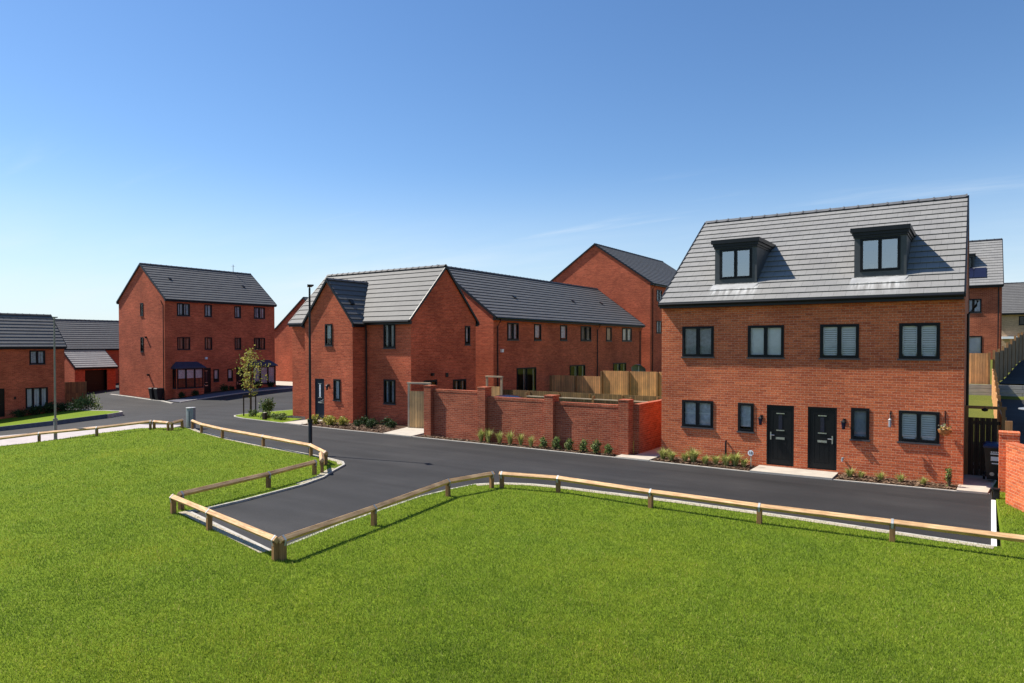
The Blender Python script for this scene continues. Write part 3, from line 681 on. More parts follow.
# ---- corner house with a front gable wing
H2 = House('corner_house', 'brick corner house with gabled front wing and dark door behind the black lamp post', (-31.2, 24.3), (0, -1), 8.8, 5.1, 0, 5.06, 7.97, group='houses of the estate', oe=.2)
uu = 31.2
H2.shell([(-24.22+uu, -23.42+uu, 3.74, 4.95), (-24.22+uu, -23.42+uu, 1.0, 2.2)], (), [(4.15, 4.6, 3.9, 4.9), (.9, 1.9, .1, 2.15), (3.15, 4.25, 1.0, 2.1)]).roof()
for z in (1.0, 3.74): window(H2.front, H2.root, -24.22+uu, -23.42+uu, z, z+1.2, 2, ('drape', 'net', .35))
window(H2.right, H2.root, 4.15, 4.6, 3.9, 4.9, 1, ('blind', 'net', .1)); window(H2.right, H2.root, 3.15, 4.25, 1.0, 2.1, 2, ('drape', 'net', .25)); window(H2.right, H2.root, .9, 1.9, .1, 2.15, 2, None, name='patio_door')
wg = Panel((-29.1, 23.45), (0, -1), 3.6); mb = MB(); zt = 5.0
dz = (.78, 1.5, .06, 2.16); g1 = (2.2, 2.72, 1.1, 2.17); g2 = (1.58, 2.14, 3.86, 4.96)
wg.walls(mb, -.5, zt, [dz, g1, g2], (1.8, 7.15))
Panel((-25.5, 23.45), (1, 0), .85).walls(mb, -.5, zt, []); Panel((-29.1, 24.3), (-1, 0), .85).walls(mb, -.5, zt, [])
mb.build('wing_wall', 'brick_far', H2.root)
mb = MB(); rp = 2.2/1.8; e = .15; zo = 5.05-e*rp+.06; vF, vB = 23.38, 26.4
A, B = Vector((-25.5+e, vF, zo)), Vector((-25.5+e, vB, zo)); C, Dd = Vector((-27.3, vB, 7.22)), Vector((-27.3, vF, 7.22)); E, F = Vector((-29.1-e, vB, zo)), Vector((-29.1-e, vF, zo))
slope(mb, A, B, C, Dd); slope(mb, E, F, Dd, C); wr = mb.build('wing_roof', 'tile_far', H2.root)
for P0, P1 in ((A, Dd), (F, Dd)): mb = MB(); mb.obox(P0+Vector((0, -.04, -.11)), (0, .045, 0), P1-P0, (0, 0, .16)); mb.build('verge', 'black', wr)
mb = MB(); mb.box(-25.5+.005, -25.5+e-.01, 23.4, 24.12, zo-.15, zo-.012); mb.build('fascia', 'black', wr); mb = MB(); mb.box(-29.1-e+.01, -29.105, 23.4, 24.12, zo-.15, zo-.012); mb.build('fascia', 'black', wr)
mb = MB(); ridge_tiles(mb, Dd+Vector((0, 0, .03)), Vector((-27.3, 26.15, 7.25))); mb.build('ridge_tiles', 'ridge', wr)
mb = MB(); mb.obox((-26.35, 23.95, 6.17), (.2, 0, -.24), (0, .22, 0), (.06, 0, .05)); mb.build('roof_vent', 'black', wr)
door(wg, H2.root, *dz, mat_='navy', handle_right=True); window(wg, H2.root, *g1, 1, ('blind', 'net', .0)); window(wg, H2.root, *g2, 1, ('blind', 'net', .3))
wall_lantern(wg, H2.root, 1.86, 1.75)
mb = MB(); mb.tube([(-25.38, 24.18, 4.95), (-25.38, 24.24, 4.6), (-25.38, 24.24, .05)], .036, 8); mb.build('downpipe', 'black', H2.root)
# ---- terrace behind the garden walls
H3 = House('terraced_house', 'long red brick terrace with a grey tiled roof behind the garden fences', (-22.6, 31.31), (1, 0), 20.6, 8.2, .1, 5.46, 8.68, group='houses of the estate')
v0 = 31.31
fw = [(32.67, 33.87, 2, ('drape', 'net', .45)), (35.59, 36.41, 1, ('blind', 'net', .1)), (38.77, 39.69, 1, ('blind', 'net', .1)), (41.56, 43.12, 2, ('drape', 'pinkc', .48)), (45.47, 46.39, 1, ('blind', 'pinkc', .0)), (48.21, 49.97, 2, ('drape', 'white', .48))]
pw = [(33.66, 35.83), (40.04, 42.23), (46.66, 48.96)]
H3.shell([(a-v0, b-v0, 4.18, 5.2) for a, b, _, _ in fw]+[(a-v0, b-v0, .2, 2.52) for a, b in pw]).roof()
for a, b, n, bk in fw: window(H3.front, H3.root, a-v0, b-v0, 4.18, 5.2, n, bk)
for a, b in pw: window(H3.front, H3.root, a-v0, b-v0, .2, 2.52, 2, ('drape', 'net', .12), name='patio_door', sill=False)
for a in (.35, 12.7, 20.2): H3.downpipe(a)
H3.vent(4.6, .42); H3.vent(12.6, .47); H3.vent(17.4, .5)
# ---- tall house behind the terrace
H4 = House('tall_house', 'tall red brick house with a plain gable rising behind the end of the terrace', (-22.6, 53.7), (1, 0), 15.5, 10.4, .3, 9.05, 12.8, group='houses of the estate')
hw = [(1.3, 2.5, 7.65, 8.6), (1.3, 2.5, 4.9, 5.95), (6, 7.2, 7.65, 8.6)]
H4.shell(hw).roof()
for h in hw: window(H4.front, H4.root, *h, 2, ('drape', 'net', .3))
H4.downpipe(.4)
# ---- three-storey pair on the left
K5 = 1.06; Z5 = lambda z: 3.9-(3.9-z)*K5
H5 = House('three_storey_house', 'three storey red brick pair with bay windows across the junction', (-51.1*K5, 28.12*K5), (1, 0), 9.8*K5, 7.0*K5, -.58, Z5(7.38), Z5(10.36), group='houses of the estate', oe=.22)
f5 = []; v0 = 0; q5 = lambda a: (a-28.12)*K5
for z in (6.15, 3.52): f5 += [(29.06, 30.11, z, 2), (31.33, 31.97, z, 1), (34.0, 34.6, z, 1), (35.85, 36.94, z, 2)]
hs = [(q5(a), q5(b), Z5(z), Z5(z+.98)) for a, b, z, n in f5]
sm = [(32.07, 32.55), (33.32, 33.81)]; d5 = [(31.1, 31.85), (34.12, 34.85)]
hs += [(q5(a), q5(b), Z5(.9), Z5(1.92)) for a, b in sm]+[(q5(a), q5(b), -.42, Z5(2.05)) for a, b in d5]
gl = [(3.4*K5, 3.85*K5, Z5(6.2), Z5(7.2)), (3.4*K5, 3.85*K5, Z5(3.35), Z5(4.5))]
H5.shell(hs, gl).roof()
for a, b, z, n in f5: window(H5.front, H5.root, q5(a), q5(b), Z5(z), Z5(z+.98), n, ('drape', 'pinkc' if z < 5 else 'net', .4))
for a, b in sm: window(H5.front, H5.root, q5(a), q5(b), Z5(.9), Z5(1.92), 1, ('blind', 'net', .2))
for a, b in d5: door(H5.front, H5.root, q5(a), q5(b), -.44, Z5(2.05))
for h in gl: window(H5.left, H5.root, *h, 1, None)
H5.downpipe(7.25, H5.left); H5.vent(1.6, .56); H5.vent(8.4, .5)
X5, V5 = -51.1*K5, 28.12*K5
for a, b in ((.58, 2.97), (7.58, 10.07)):
    pr = .58; mb = MB(); bp = Panel((X5+pr, V5+a), (1, 0), b-a)
    op = (.06, b-a-.06, .34, 1.95); bp.walls(mb, -1.2, 2.0, [op])
    Panel((X5, V5+a), (0, -1), pr).walls(mb, -1.2, 2.0, [(.06, pr-.06, .34, 1.95)]); Panel((X5+pr, V5+b), (0, 1), pr).walls(mb, -1.2, 2.0, [(.06, pr-.06, .34, 1.95)])
    by = mb.build('bay', 'brick_far', H5.root)
    window(bp, H5.root, *op, 3, ('blind', 'net', .5 if a < 5 else .0), name='bay_window'); window(Panel((X5, V5+a), (0, -1), pr), H5.root, .06, pr-.06, .34, 1.95, 1, None, name='bay_window')  # left bay's half blind added to stand in for white reflections on its panes
    mb = MB(); x0, x1 = X5, X5+pr+.14; y0, y1 = V5+a-.13, V5+b+.13
    P = [(x0, y0, 2.04), (x1, y0, 2.04), (x1, y1, 2.04), (x0, y1, 2.04)]; Q = [(x0, y0+.4, 2.5), (x0, y1-.4, 2.5)]
    mb.face([P[1], P[2], Q[1], Q[0]]); mb.face([P[0], P[1], Q[0]]); mb.face([P[2], P[3], Q[1]]); mb.box(x0+.003, x1, y0, y1, 1.95, 2.038); mb.build('bay_roof', 'blue_lead', by)
# ---- house at the left edge
H6 = House('end_house', 'two storey red brick house at the left edge behind the grass strip', (-55.3, 8.9), (1, 0), 14.0, 4.6, -1.1, 3.76, 6.16, group='houses of the estate', oe=.2)
v0 = 8.9; f6 = [(20.66-v0, 21.65-v0, 2.52, 3.5, 2), (20.4-v0, 21.8-v0, -.58, .86, 3), (15.5-v0, 16.6-v0, 2.52, 3.5, 2)]
H6.shell([f[:4] for f in f6]+[(18.3-v0, 19.15-v0, -1.05, .9)]).roof()
for f in f6: window(H6.front, H6.root, *f[:4], f[4], ('drape', 'white' if f[4] == 3 else 'net', .48))
door(H6.front, H6.root, 18.3-v0, 19.15-v0, -1.05, .9)
mb = MB(); H6.front.slabbox(mb, 19.7-v0, 19.8-v0, .1, .3, 0, .06); mb.build('doorbell_box', 'black', H6.root)
# ---- garage, house behind it, and the house seen behind the corner house
H7 = House('garage', 'single storey garage with a pale grey sloping roof between the two left houses', (-66.6, 28.4), (1, 0), 3.5, 4.3, -.5, 1.86, 3.4, tile='tile', group='houses of the estate', cat='garage', oe=.3)
H7.shell([(.85, 2.75, -.5, 1.6)]).roof()
mb = MB(); H7.front.slabbox(mb, .85, 2.75, -.6, 1.6, -.5, -.44)
for k in range(5): H7.front.slabbox(mb, .85, 2.75, -.45+k*.42, -.44+k*.42+.38, -.44, -.425)
mb.build('garage_door', 'door', H7.root)
H8 = House('long_house', 'long two storey house with a grey roof behind the garage', (-73.0, 22.0), (1, 0), 30, 7.0, -.6, 3.5, 6.5, group='houses of the estate')
h8 = [(13.4, 14.4, 2.2, 3.1), (6, 7, 2.2, 3.1)]; H8.shell(h8).roof()
for h in h8: window(H8.front, H8.root, *h, 2, ('drape', 'pinkc', .4))
H9 = House('brick_house', 'red brick gable house seen far back between the three storey pair and the corner house', (-52.7, 46.3), (1, 0), 11, 9.8, 0, 5.25, 8.85, group='houses of the estate'); H9.shell().roof()
# ---- houses up the slope on the right
H10 = House('upper_house', 'brick house up the slope with solar panel and dormer right of the big pair', (-7.2, 59.07), (0, -1), 8.6, 8.6, 2.85, 8.12, 11.9, brick='brick_wall', group='houses of the estate', tile='tile', oe=.25)
u0 = 7.2; h10 = [(-.75+u0, .22+u0, 6.2, 7.18), (-.65+u0, .28+u0, 3.2, 4.53), (-5+u0, -4+u0, 6.2, 7.18)]
H10.shell(h10).roof()
for i, h in enumerate(h10): window(H10.front, H10.root, *h, 1 if i < 2 else 2, ('drape', 'net', .4) if i != 1 else ('drape', 'white', .5))
H10.downpipe(8.4)
mb = MB(); pt = H10.pitch; zf = lambda v: 8.12+(v-58.82)*pt; n = Vector((0, -pt, 1)).normalized()
for k in range(2):
    x0 = -1.0+k*.76; va, vb = 59.5, 60.45; P = lambda u, v: Vector((u, v, zf(v)))+n*.05
    mb.obox(P(x0, va), (.73, 0, 0), P(x0, vb)-P(x0, va), n*.04)
mb.build('solar_panel', 'solar', H10.roofobj)
mb = MB(); va = 60.6; mb.box(-1.5, -.24, va, va+2.0, zf(va)-.1, 10.45); dm = mb.build('dormer', 'dormer', H10.root); mb = MB(); mb.box(-1.6, -.16, va-.12, va+2.1, 10.45, 10.6); mb.build('dormer_roof', 'black', dm)
window(Panel((-1.4, va), (0, -1), 1.1), H10.root, .05, 1.05, 9.5, 10.35, 2, None, .02, name='dormer_window', sill=False)
H11 = House('far_house', 'buff brick house with a grey roof farthest up the slope at the right edge', (1.0, 92.3), (0, -1), 14, 9, 2.9, 7.33, 11.0, 'brick_buff', 'tile_far', .5, .06, 'houses of the estate')
h11 = [(2.7, 3.7, 6.05, 7.0), (6, 7, 6.05, 7.0)]; H11.shell(h11).roof()
for h in h11: window(H11.front, H11.root, *h, 2, None)
mb = MB(); H11.front.slabbox(mb, 1.2, 2.6, 4.55, 4.8, 0, .7); H11.front.slabbox(mb, 2.45, 2.6, 2.9, 4.55, .5, .65); mb.build('porch_canopy', 'white', H11.root)
def fitting(name, pn, root, a, z, w, h, d, mat_):
    mb = MB(); pn.slabbox(mb, a-w/2, a+w/2, z-h/2, z+h/2, .002, d); pn.slabbox(mb, a-w/2-.01, a+w/2+.01, z+h/2, z+h/2+.02, .002, d+.02); mb.build(name, mat_, root)
fitting('outside_light', H3.front, H3.root, .75, 3.55, .16, .16, .14, 'white'); fitting('outside_light', H2.right, H2.root, 1.5, 2.42, .14, .12, .12, 'black'); fitting('wall_vent', H2.right, H2.root, 2.65, 2.35, .2, .2, .04, 'black')
fitting('boiler_flue', H5.left, H5.root, 4.55, 4.5, .13, .13, .14, 'black'); fitting('boiler_flue', H5.left, H5.root, 4.9, 1.4, .13, .13, .16, 'black'); fitting('outside_light', H5.front, H5.root, 3.5, 2.75, .16, .16, .14, 'net')
for H_, a in ((H5, 8.6),):      # a small television aerial on the ridge
    c = H_.p(a, H_.D/2, H_.zr); mb = MB(); mb.tube([c, c+V(0, 0, .75)], .03, 6); mb.tube([c+V(-.2, -.1, .6), c+V(.2, .1, .6)], .014, 5)
    mb.build('aerial', 'galv', H_.roofobj)
# ------------------------------------------------------------------ brick garden walls
t = thing('garden_wall', 'stepped brick garden wall with four piers between the corner house and the big pair', 'garden wall', (-14.5, 22.2, 0))
for a, b, z in ((-19.12, -16.66, 2.02), (-16.26, -13.5, 1.82), (-13.1, -10.44, 1.76)):
    mb = MB(); mb.box(a, b, 22.12, 22.33, -.2, z-.11); w = mb.build('wall', 'brick_wall', t)
    mb = MB(); n = int((b-a)/.075)
    for k in range(n): x = a+(b-a)*k/n; mb.box(x+.004, x+(b-a)/n-.004, 22.11, 22.34, z-.108, z)
    mb.build('coping', 'brick_wall', w)
for x, z in ((-19.52, 2.13), (-16.65, 2.16), (-13.49, 1.96), (-10.43, 1.93)):
    mb = MB(); mb.box(x, x+.385, 21.96, 22.4, -.2, z); p_ = mb.build('pier', 'brick_wall', t)
    mb = MB(); mb.box(x-.012, x+.397, 21.948, 22.412, z+.002, z+.04); mb.build('cap', 'brick_wall', p_)
t = thing('garden_wall', 'brick side wall running back along the path beside the big pair', 'garden wall', (-9.95, 27, 0))
mb = MB(); mb.box(-10.05, -9.84, 22.42, 31, -.2, 1.72); w = mb.build('wall', 'brick_wall', t); mb = MB(); mb.box(-10.06, -9.83, 22.43, 31, 1.722, 1.8); mb.build('coping', 'brick_wall', w)
t = thing('garden_wall', 'sunlit brick garden wall with a pier at the right edge of the lawn', 'garden wall', (.8, 20.8, 0))
for a, b in (((.60, 20.4, -.2), (.94, 19.5, -.2)), ((.94, 19.5, -.2), (4.6, 19.3, -.2))):
    a, b = Vector(a), Vector(b); d = (b-a).normalized(); side = Vector((-d.y, d.x, 0))*.215
    mb = MB(); mb.obox(a, b-a, side, (0, 0, 1.64)); w = mb.build('wall', 'brick', t); mb = MB(); n = int((b-a).length/.075)
    for k in range(n): mb.obox(a.lerp(b, k/n)-side*.05+Vector((0, 0, 1.642)), (b-a)/n*.92, side*1.1, (0, 0, .1))
    mb.build('coping', 'brick', w)
mb = MB(); mb.box(.5, .93, 21.92, 22.35, -.2, 1.55); p_ = mb.build('pier', 'brick', t); mb = MB(); mb.box(.49, .94, 21.9, 22.37, 1.552, 1.62); mb.build('cap', 'brick', p_)
mb = MB(); mb.box(.72, .93, 20.3, 21.9, -.2, 1.3); mb.build('wall', 'brick', t)
mb = MB(); mb.box(.64, .8, 22.6, 22.76, -.1, 1.85); o = mb.build('post', 'post', None); tag(settle(o), 'plain dark timber post just behind the pier of the sunlit brick wall', 'post')
# ------------------------------------------------------------------ gates and timber fences
def timber_gate(name, label, pn, w, zt, frame_top, mat_='gate', pale=True, z0=.04):
    t = thing(name, label, 'gate', tuple(pn.p(w/2, z0)))
    mb = MB()
    for k in range(int(w/.14)): pn.slabbox(mb, k*.14+.002, min(w, k*.14+.138), z0, zt, -.02, .0)
    for z in (z0+.2, zt-.2): pn.slabbox(mb, .02, w-.02, z, z+.1, -.05, -.021)
    mb.build('boards', mat_, t)
    mb = MB(); pn.slabbox(mb, -.09, -.002, z0-.1, frame_top, -.08, .03); pn.slabbox(mb, w+.002, w+.09, z0-.1, frame_top, -.08, .03); mb.build('gate_post', 'pale_timber' if pale else 'post', t)
    mb = MB(); pn.slabbox(mb, -.12, w+.12, frame_top+.002, frame_top+.08, -.09, .05); mb.build('top_rail', 'pale_timber' if pale else 'post', t)
    return t
timber_gate('garden_gate', 'pale timber garden gate under a frame between the corner house and the brick wall', Panel((-21.8, 23.55), (.25, -.97), .95), .95, 1.75, 2.08)
timber_gate('garden_gate', 'timber gate frame standing at the corner of the terrace', Panel((-22.5, 30.6), (0, -1), .9), .9, 1.6, 2.1)
g = timber_gate('side_gate', 'timber side gate coloured as in alley shade, with a raised bar across the alley beside the big pair', Panel((-.2, 24.3), (0, -1), .8), .8, 1.76, 2.02, 'gate_shaded', False)
mb = MB(); mb.lathe((.2, 24.32, 1.98), [(0, -.04), (.07, -.02), (.09, .05), (.05, .11), (0, .13)], 10); mb.build('finial', 'black', g)
def close_fence(name, label, p, q, h, mat_, base=None, post='post', posts_h=.08, panel=1.85, back=False, cap=None, step=None):
    p, q = Vector((p[0], p[1])), Vector((q[0], q[1])); L = (q-p).length; d = (q-p)/L; nrm = Vector((d.y, -d.x)); n = max(1, round(L/panel))
    t = thing(name, label, 'fence', ((p.x+q.x)/2, (p.y+q.y)/2, float(T((p.x+q.x)/2, (p.y+q.y)/2))))
    zs = []
    for i in range(n):
        a = p+d*(L*i/n); b = p+d*(L*(i+1)/n); m_ = (a+b)/2; z = float(T(m_.x, m_.y)) if base is None else base
        hh = h+(step(i, n) if step else 0); mb = MB(); zs.append(z+hh)
        mb.obox((a.x+d.x*.05, a.y+d.y*.05, z+.03), Vector((b-a-d*.1).to_3d()), Vector((nrm*.03).to_3d()), (0, 0, hh-.03))
        o = mb.build('panel', mat_, t)
        if cap: mb = MB(); mb.obox((a.x+d.x*.05-nrm.x*.025, a.y+d.y*.05-nrm.y*.025, z+hh+.002), Vector((b-a-d*.1).to_3d()), Vector((nrm*.09).to_3d()), (0, 0, .04)); mb.build('cap_rail', cap, o)
    for i in range(n+1):
        a = p+d*(L*i/n); z = float(T(a.x, a.y)) if base is None else base; hh = max(zs[min(i, n-1)], zs[max(i-1, 0)])+posts_h-z
        c = a-nrm*.02 if not back else a+nrm*.06
        mb = MB(); mb.obox((c.x-d.x*.05-nrm.x*.03, c.y-d.y*.05-nrm.y*.03, z-.2), Vector((d*.1).to_3d()), Vector((nrm*.11).to_3d()), (0, 0, hh+.2)); mb.build('post', post, t)
    return t
close_fence('timber_fence', 'stepped light timber fence standing across the gardens in front of the terrace', (-21.9, 36.5), (-9.6, 36.5), 2.02, 'fence', .0, panel=1.72, posts_h=-.03, step=lambda i, n: 0 if i < 2 else .35, back=True)
close_fence('timber_fence', 'brown timber fence between the pale capped fence and the stepped fence', (-22.2, 31.6), (-9.2, 31.6), 1.38, 'fence_old', .0, posts_h=-.03)
close_fence('capped_fence', 'low timber fence with a pale capping rail just behind the brick garden wall', (-16.6, 25.5), (-9.9, 25.5), 1.60, 'fence_old', .0, cap='pale_timber', posts_h=.16, panel=1.9)
close_fence('timber_fence', 'sunlit timber fence running away up the slope beside the side gate', (.66, 25.0), (.66, 44.8), 1.62, 'fence', posts_h=-.03, back=True)
close_fence('timber_fence', 'light timber fence on top of the grey sleeper wall', (-8, 45.4), (.55, 45.4), 1.72, 'fence', 1.72, posts_h=.04, back=True)
close_fence('timber_fence', 'fence with dark posts climbing the slope toward the upper house', (.75, 45.5), (3.4, 63), 1.75, 'fence_old', posts_h=.1, panel=1.6)
close_fence('timber_fence', 'red brown timber fence beside the garage at the left', (-60.5, 24.9), (-60.0, 26.4), 1.75, 'fence_red', posts_h=.0, panel=1.5)
close_fence('timber_fence', 'short brown timber fence between the garage and the three storey pair', (-66.5, 32.2), (-66.4, 34.9), 1.75, 'fence_old', posts_h=.0)
t = thing('retaining_wall', 'low retaining wall of stacked grey timber sleepers at the top of the small garden', 'retaining wall', (3, 45, 1.0))
mb = MB()
for k in range(4):
    for j in range(7): mb.box(-8+j*2.4+(k % 2)*.4, -8+(j+1)*2.4-.012+(k % 2)*.4, 44.88, 45.08, .9+k*.215, .9+k*.215+.2)
mb.build('sleepers', 'sleeper', t)
# ------------------------------------------------------------------ knee rails round the green
def knee_rail(label, pts, h=.42, double_start=False):
    c = pts[len(pts)//2]
    t = thing('knee_rail', label, 'knee rail', (c[0], c[1], float(T(*c))), 'timber knee rails round the green')
    top = []
    for i, (x, y) in enumerate(pts):
        a = Vector(pts[max(i-1, 0)]); b = Vector(pts[min(i+1, len(pts)-1)]); d = (b-a).normalized(); nrm = Vector((-d.y, d.x)); z = float(T(x, y)); w = .1
        o = Vector((x, y, z-.15)); mb = MB()
        mb.obox(o-Vector((d*w/2).to_3d())-Vector((nrm*w/2).to_3d()), Vector((d*w).to_3d()), Vector((nrm*w).to_3d()), (0, 0, .15+h-.045))
        po = mb.build('post', 'post', t, bevel=.006)
        mb = MB(); D3 = Vector((d*.045).to_3d()); k = .078; cz = z+h
        for sg in (1, -1):
            N3 = Vector((nrm*sg).to_3d())
            a0 = Vector((x, y, cz+k)); a1 = Vector((x, y, cz))+N3*k; a2 = Vector((x, y, cz-.11))+N3*(w/2+.004)
            for q0, q1 in ((a0, a1), (a1, a2)): mb.face([q0-D3/2, q0+D3/2, q1+D3/2, q1-D3/2] if sg < 0 else [q1-D3/2, q1+D3/2, q0+D3/2, q0-D3/2])
        mb.build('strap', 'galv', po); top.append(Vector((x, y, cz)))
    for i in range(len(top)-1):
        p, q = top[i], top[i+1]; d = (q-p).normalized(); e0 = .07 if i == 0 else -.003; e1 = .07 if i == len(top)-2 else -.003
        mb = MB(); mb.bar(p-d*e0, q+d*e1, .1, .1, R(45)); mb.build('rail', 'rail_mix', t, bevel=.006)
    return t
# rail timber: streaky grain from brown to pale on every facet
m, nt, b = newmat('rail_weathered')
uvn = nn(nt, 'ShaderNodeUVMap'); uvn.uv_map = 'UVMap'; mp = nn(nt, 'ShaderNodeMapping'); mp.inputs['Scale'].default_value = (2.2, 32, 1); nt.links.new(uvn.outputs[0], mp.inputs[0])
g_ = noise(nt, mp.outputs[0], 1, 6, .65); c = ramp(nt, g_, [(.3, (.26, .14, .065)), (.46, (.56, .335, .16)), (.75, (.82, .58, .34))])
c = mix(nt, 1, c, ramp(nt, noise(nt, objpos(nt), 2.2, 4), [(.3, (.75, .72, .7)), (.7, (1.2, 1.18, 1.15))]), 'MULTIPLY')
nt.links.new(c, b.inputs['Base Color']); b.inputs['Roughness'].default_value = .7; b.inputs['Specular IOR Level'].default_value = .3; bump(nt, b, g_, .3, .004); M['rail_mix'] = m
knee_rail('far knee rail along the back left edge of the green beside the pale footpath', [(-43.5, 8.2), (-39.2, 11.5), (-36.5, 14.0), (-33.75, 15.3), (-32.25, 17.0)])
knee_rail('shortest knee rail, one span left of the grey cabinet', [(-32.1, 17.1), (-30.62, 16.95)], .4)
knee_rail('short knee rail running into the left side of the grey cabinet', [(-30.35, 16.98), (-30.85, 17.75)], .4)
knee_rail('long pale knee rail from the grey cabinet past the black lamp post', [(-29.9, 17.7), (-28.15, 17.08), (-25.73, 16.53), (-22.35, 16.05), (-19.0, 15.55), (-17.3, 14.75)])
knee_rail('stub of knee rail below the black lamp post closing the corner', [(-17.35, 14.6), (-16.3, 13.75)], .42)
knee_rail('dark side knee rail along the left edge of the road spur', [(-16.22, 13.4), (-15.76, 11.47), (-15.36, 8.8)])
knee_rail('knee rail across the dead end of the road spur', [(-15.2, 8.52), (-13.24, 8.19), (-10.42, 7.72)])
knee_rail('knee rail along the right edge of the road spur casting a shadow on the grass', [(-10.31, 7.8), (-10.6, 10.33), (-11.1, 13.4), (-10.78, 14.85)])
knee_rail('longest knee rail along the front of the green facing the big pair', [(-10.55, 15.0), (-9.0, 15.35), (-6.35, 15.15), (-3.84, 15.1), (-1.34, 15.2), (1.2, 15.25), (3.7, 15.3)])
# ------------------------------------------------------------------ street furniture
def lamp_post(label, x, y, h, mat_, r0, r1, base_h, arm):
    z = float(T(x, y)); t = thing('lamp_post', label, 'lamp post', (x, y, z))
    mb = MB(); mb.tube([(x, y, z-.1), (x, y, z+base_h), (x, y, z+base_h+.03)], [r0, r0, r1*1.15], 12); mb.tube([(x, y, z+base_h+.02), (x, y, z+h)], [r1*1.1, r1*.8], 12); po = mb.build('column', mat_, t, True)
    mb = MB(); mb.tube([(x, y, z+base_h-.1), (x, y, z+base_h+.02)], r0*1.35, 12); mb.build('collar', mat_, po)
    mb = MB(); a = Vector(arm); c = Vector((x, y, z+h)); d = a.normalized(); s_ = d.cross(Vector((0, 0, 1)))
    mb.tube([c-Vector((0, 0, .02)), c+Vector((0, 0, .06)), c+d*.08+Vector((0, 0, .07))], .03, 8); mb.build('bracket', mat_, t)
    mb = MB(); o = c+d*-.06+Vector((0, 0, .03))
    P = [o-s_*.07, o-s_*.11+d*.32+Vector((0, 0, .03)), o+s_*.11+d*.32+Vector((0, 0, .03)), o+s_*.07]; up = Vector((0, 0, .09))
    mb.face(P[::-1]); Q = [p+up*(.7 if i in (0, 3) else .5) for i, p in enumerate(P)]; mb.face(Q)
    for i in range(4): j = (i+1) % 4; mb.face([P[i], P[j], Q[j], Q[i]])
    mb.build('lantern', mat_, t)
    return t
lamp_post('tall black lamp post at the corner of the green', -19.46, 15.9, 5.9, 'black', .068, .042, 1.25, (.8, -.5, 0))
lamp_post('slim grey lamp post standing beside the pale footpath at the left', -36.15, 14.55, 5.75, 'lampgrey', .075, .042, 1.0, (-.7, .4, 0))
t = thing('feeder_cabinet', 'grey steel cabinet standing at the corner of the green between the knee rails', 'cabinet', (-30.5, 17.9, 0))
mb = MB(); x, y = -30.45, 17.95; z = float(T(x, y)); mb.tube([(x, y, z-.1), (x, y, z+.96)], .21, 8); mb.build('body', 'zinc', t, bevel=.01)
mb = MB(); mb.tube([(x, y, z+.962), (x, y, z+1.0)], .225, 8); mb.build('lid', 'galv', t, bevel=.01)
mb = MB(); mb.box(x+.04, x+.16, y-.214, y-.196, z+.1, z+.85); mb.build('door', 'zinc', t)
t = thing('marker_post', 'stubby black marker post at the end of the white kerb', 'marker post', (.43, 20.95, 0))
mb = MB(); mb.box(.36, .5, 20.88, 21.02, -.05, .26); mb.build('post', 'black', t, bevel=.015); mb = MB(); mb.box(.35, .51, 20.87, 21.03, .262, .3); mb.build('cap', 'black', t)
def wheelie_bin(label, x, y, z, lid, face, marks=False, group=None):
    t = thing('wheelie_bin', label, 'bin', (x, y, z), group); f = Vector(face); s_ = Vector((-f.y, f.x, 0)); c = Vector((x, y, z))
    def ring(w, d, h): return [c+s_*(sx*w)+f*(sy*d)+Vector((0, 0, h)) for sx, sy in ((-1, 1), (1, 1), (1, -1), (-1, -1))]
    mb = MB(); r0, r1 = ring(.21, .22, .08), ring(.28, .34, .98)
    for i in range(4): j = (i+1) % 4; mb.face([r0[j], r0[i], r1[i], r1[j]][::-1])
    mb.face(r0); b_ = mb.build('body', 'binblack', t)
    mb = MB(); a0, a1, a2 = ring(.3, .36, .982), ring(.3, .37, 1.03), ring(.24, .26, 1.09)
    for p, q in ((a0, a1), (a1, a2)):
        for i in range(4): j = (i+1) % 4; mb.face([p[i], p[j], q[j], q[i]][::-1])
    mb.face(a2[::-1]); mb.build('lid', lid, t)
    mb = MB(); mb.tube([c-f*.38+s_*.27+Vector((0, 0, .93)), c-f*.38-s_*.27+Vector((0, 0, .93))], .016, 6); mb.build('handle', 'binblack', t)
    for sg in (1, -1):
        mb = MB(); mb.tube([c-f*.26+s_*sg*.24+Vector((0, 0, .1)), c-f*.26+s_*sg*.3+Vector((0, 0, .1))], .1, 14); mb.build('wheel', 'black', t)
    if marks:
        fr = lambda a, h, e: c+s_*a+f*(.22+(.12*(h-.08)/.9)+e)+Vector((0, 0, h))
        def plate(m, a0, a1, h0, h1): m.face([fr(a1, h0, .004), fr(a0, h0, .004), fr(a0, h1, .004), fr(a1, h1, .004)][::-1])
        mb = MB(); plate(mb, -.12, .08, .62, .74); plate(mb, -.1, .06, .53, .56); plate(mb, -.13, .1, .80, .83)
        for i in range(6): plate(mb, -.12+i*.04, -.095+i*.04, .845, .885)
        mb.build('sticker', 'white', b_)
        for a, col in ((-.09, 0), (.09, 0)):
            mb = MB(); k = [fr(a+.055*math.cos(x_), .24+.055*math.sin(x_), .004) for x_ in np.linspace(0, 6.28, 13)[:-1]]; mb.face(k if (k[1]-k[0]).cross(k[2]-k[1]).dot(f) > 0 else k[::-1]); mb.build('emblem', 'stone', b_)
    return t
wheelie_bin('black wheelie bin with blue lid and white stickers in the alley', .46, 23.5, .05, 'binblue', (0, -1, 0), True)
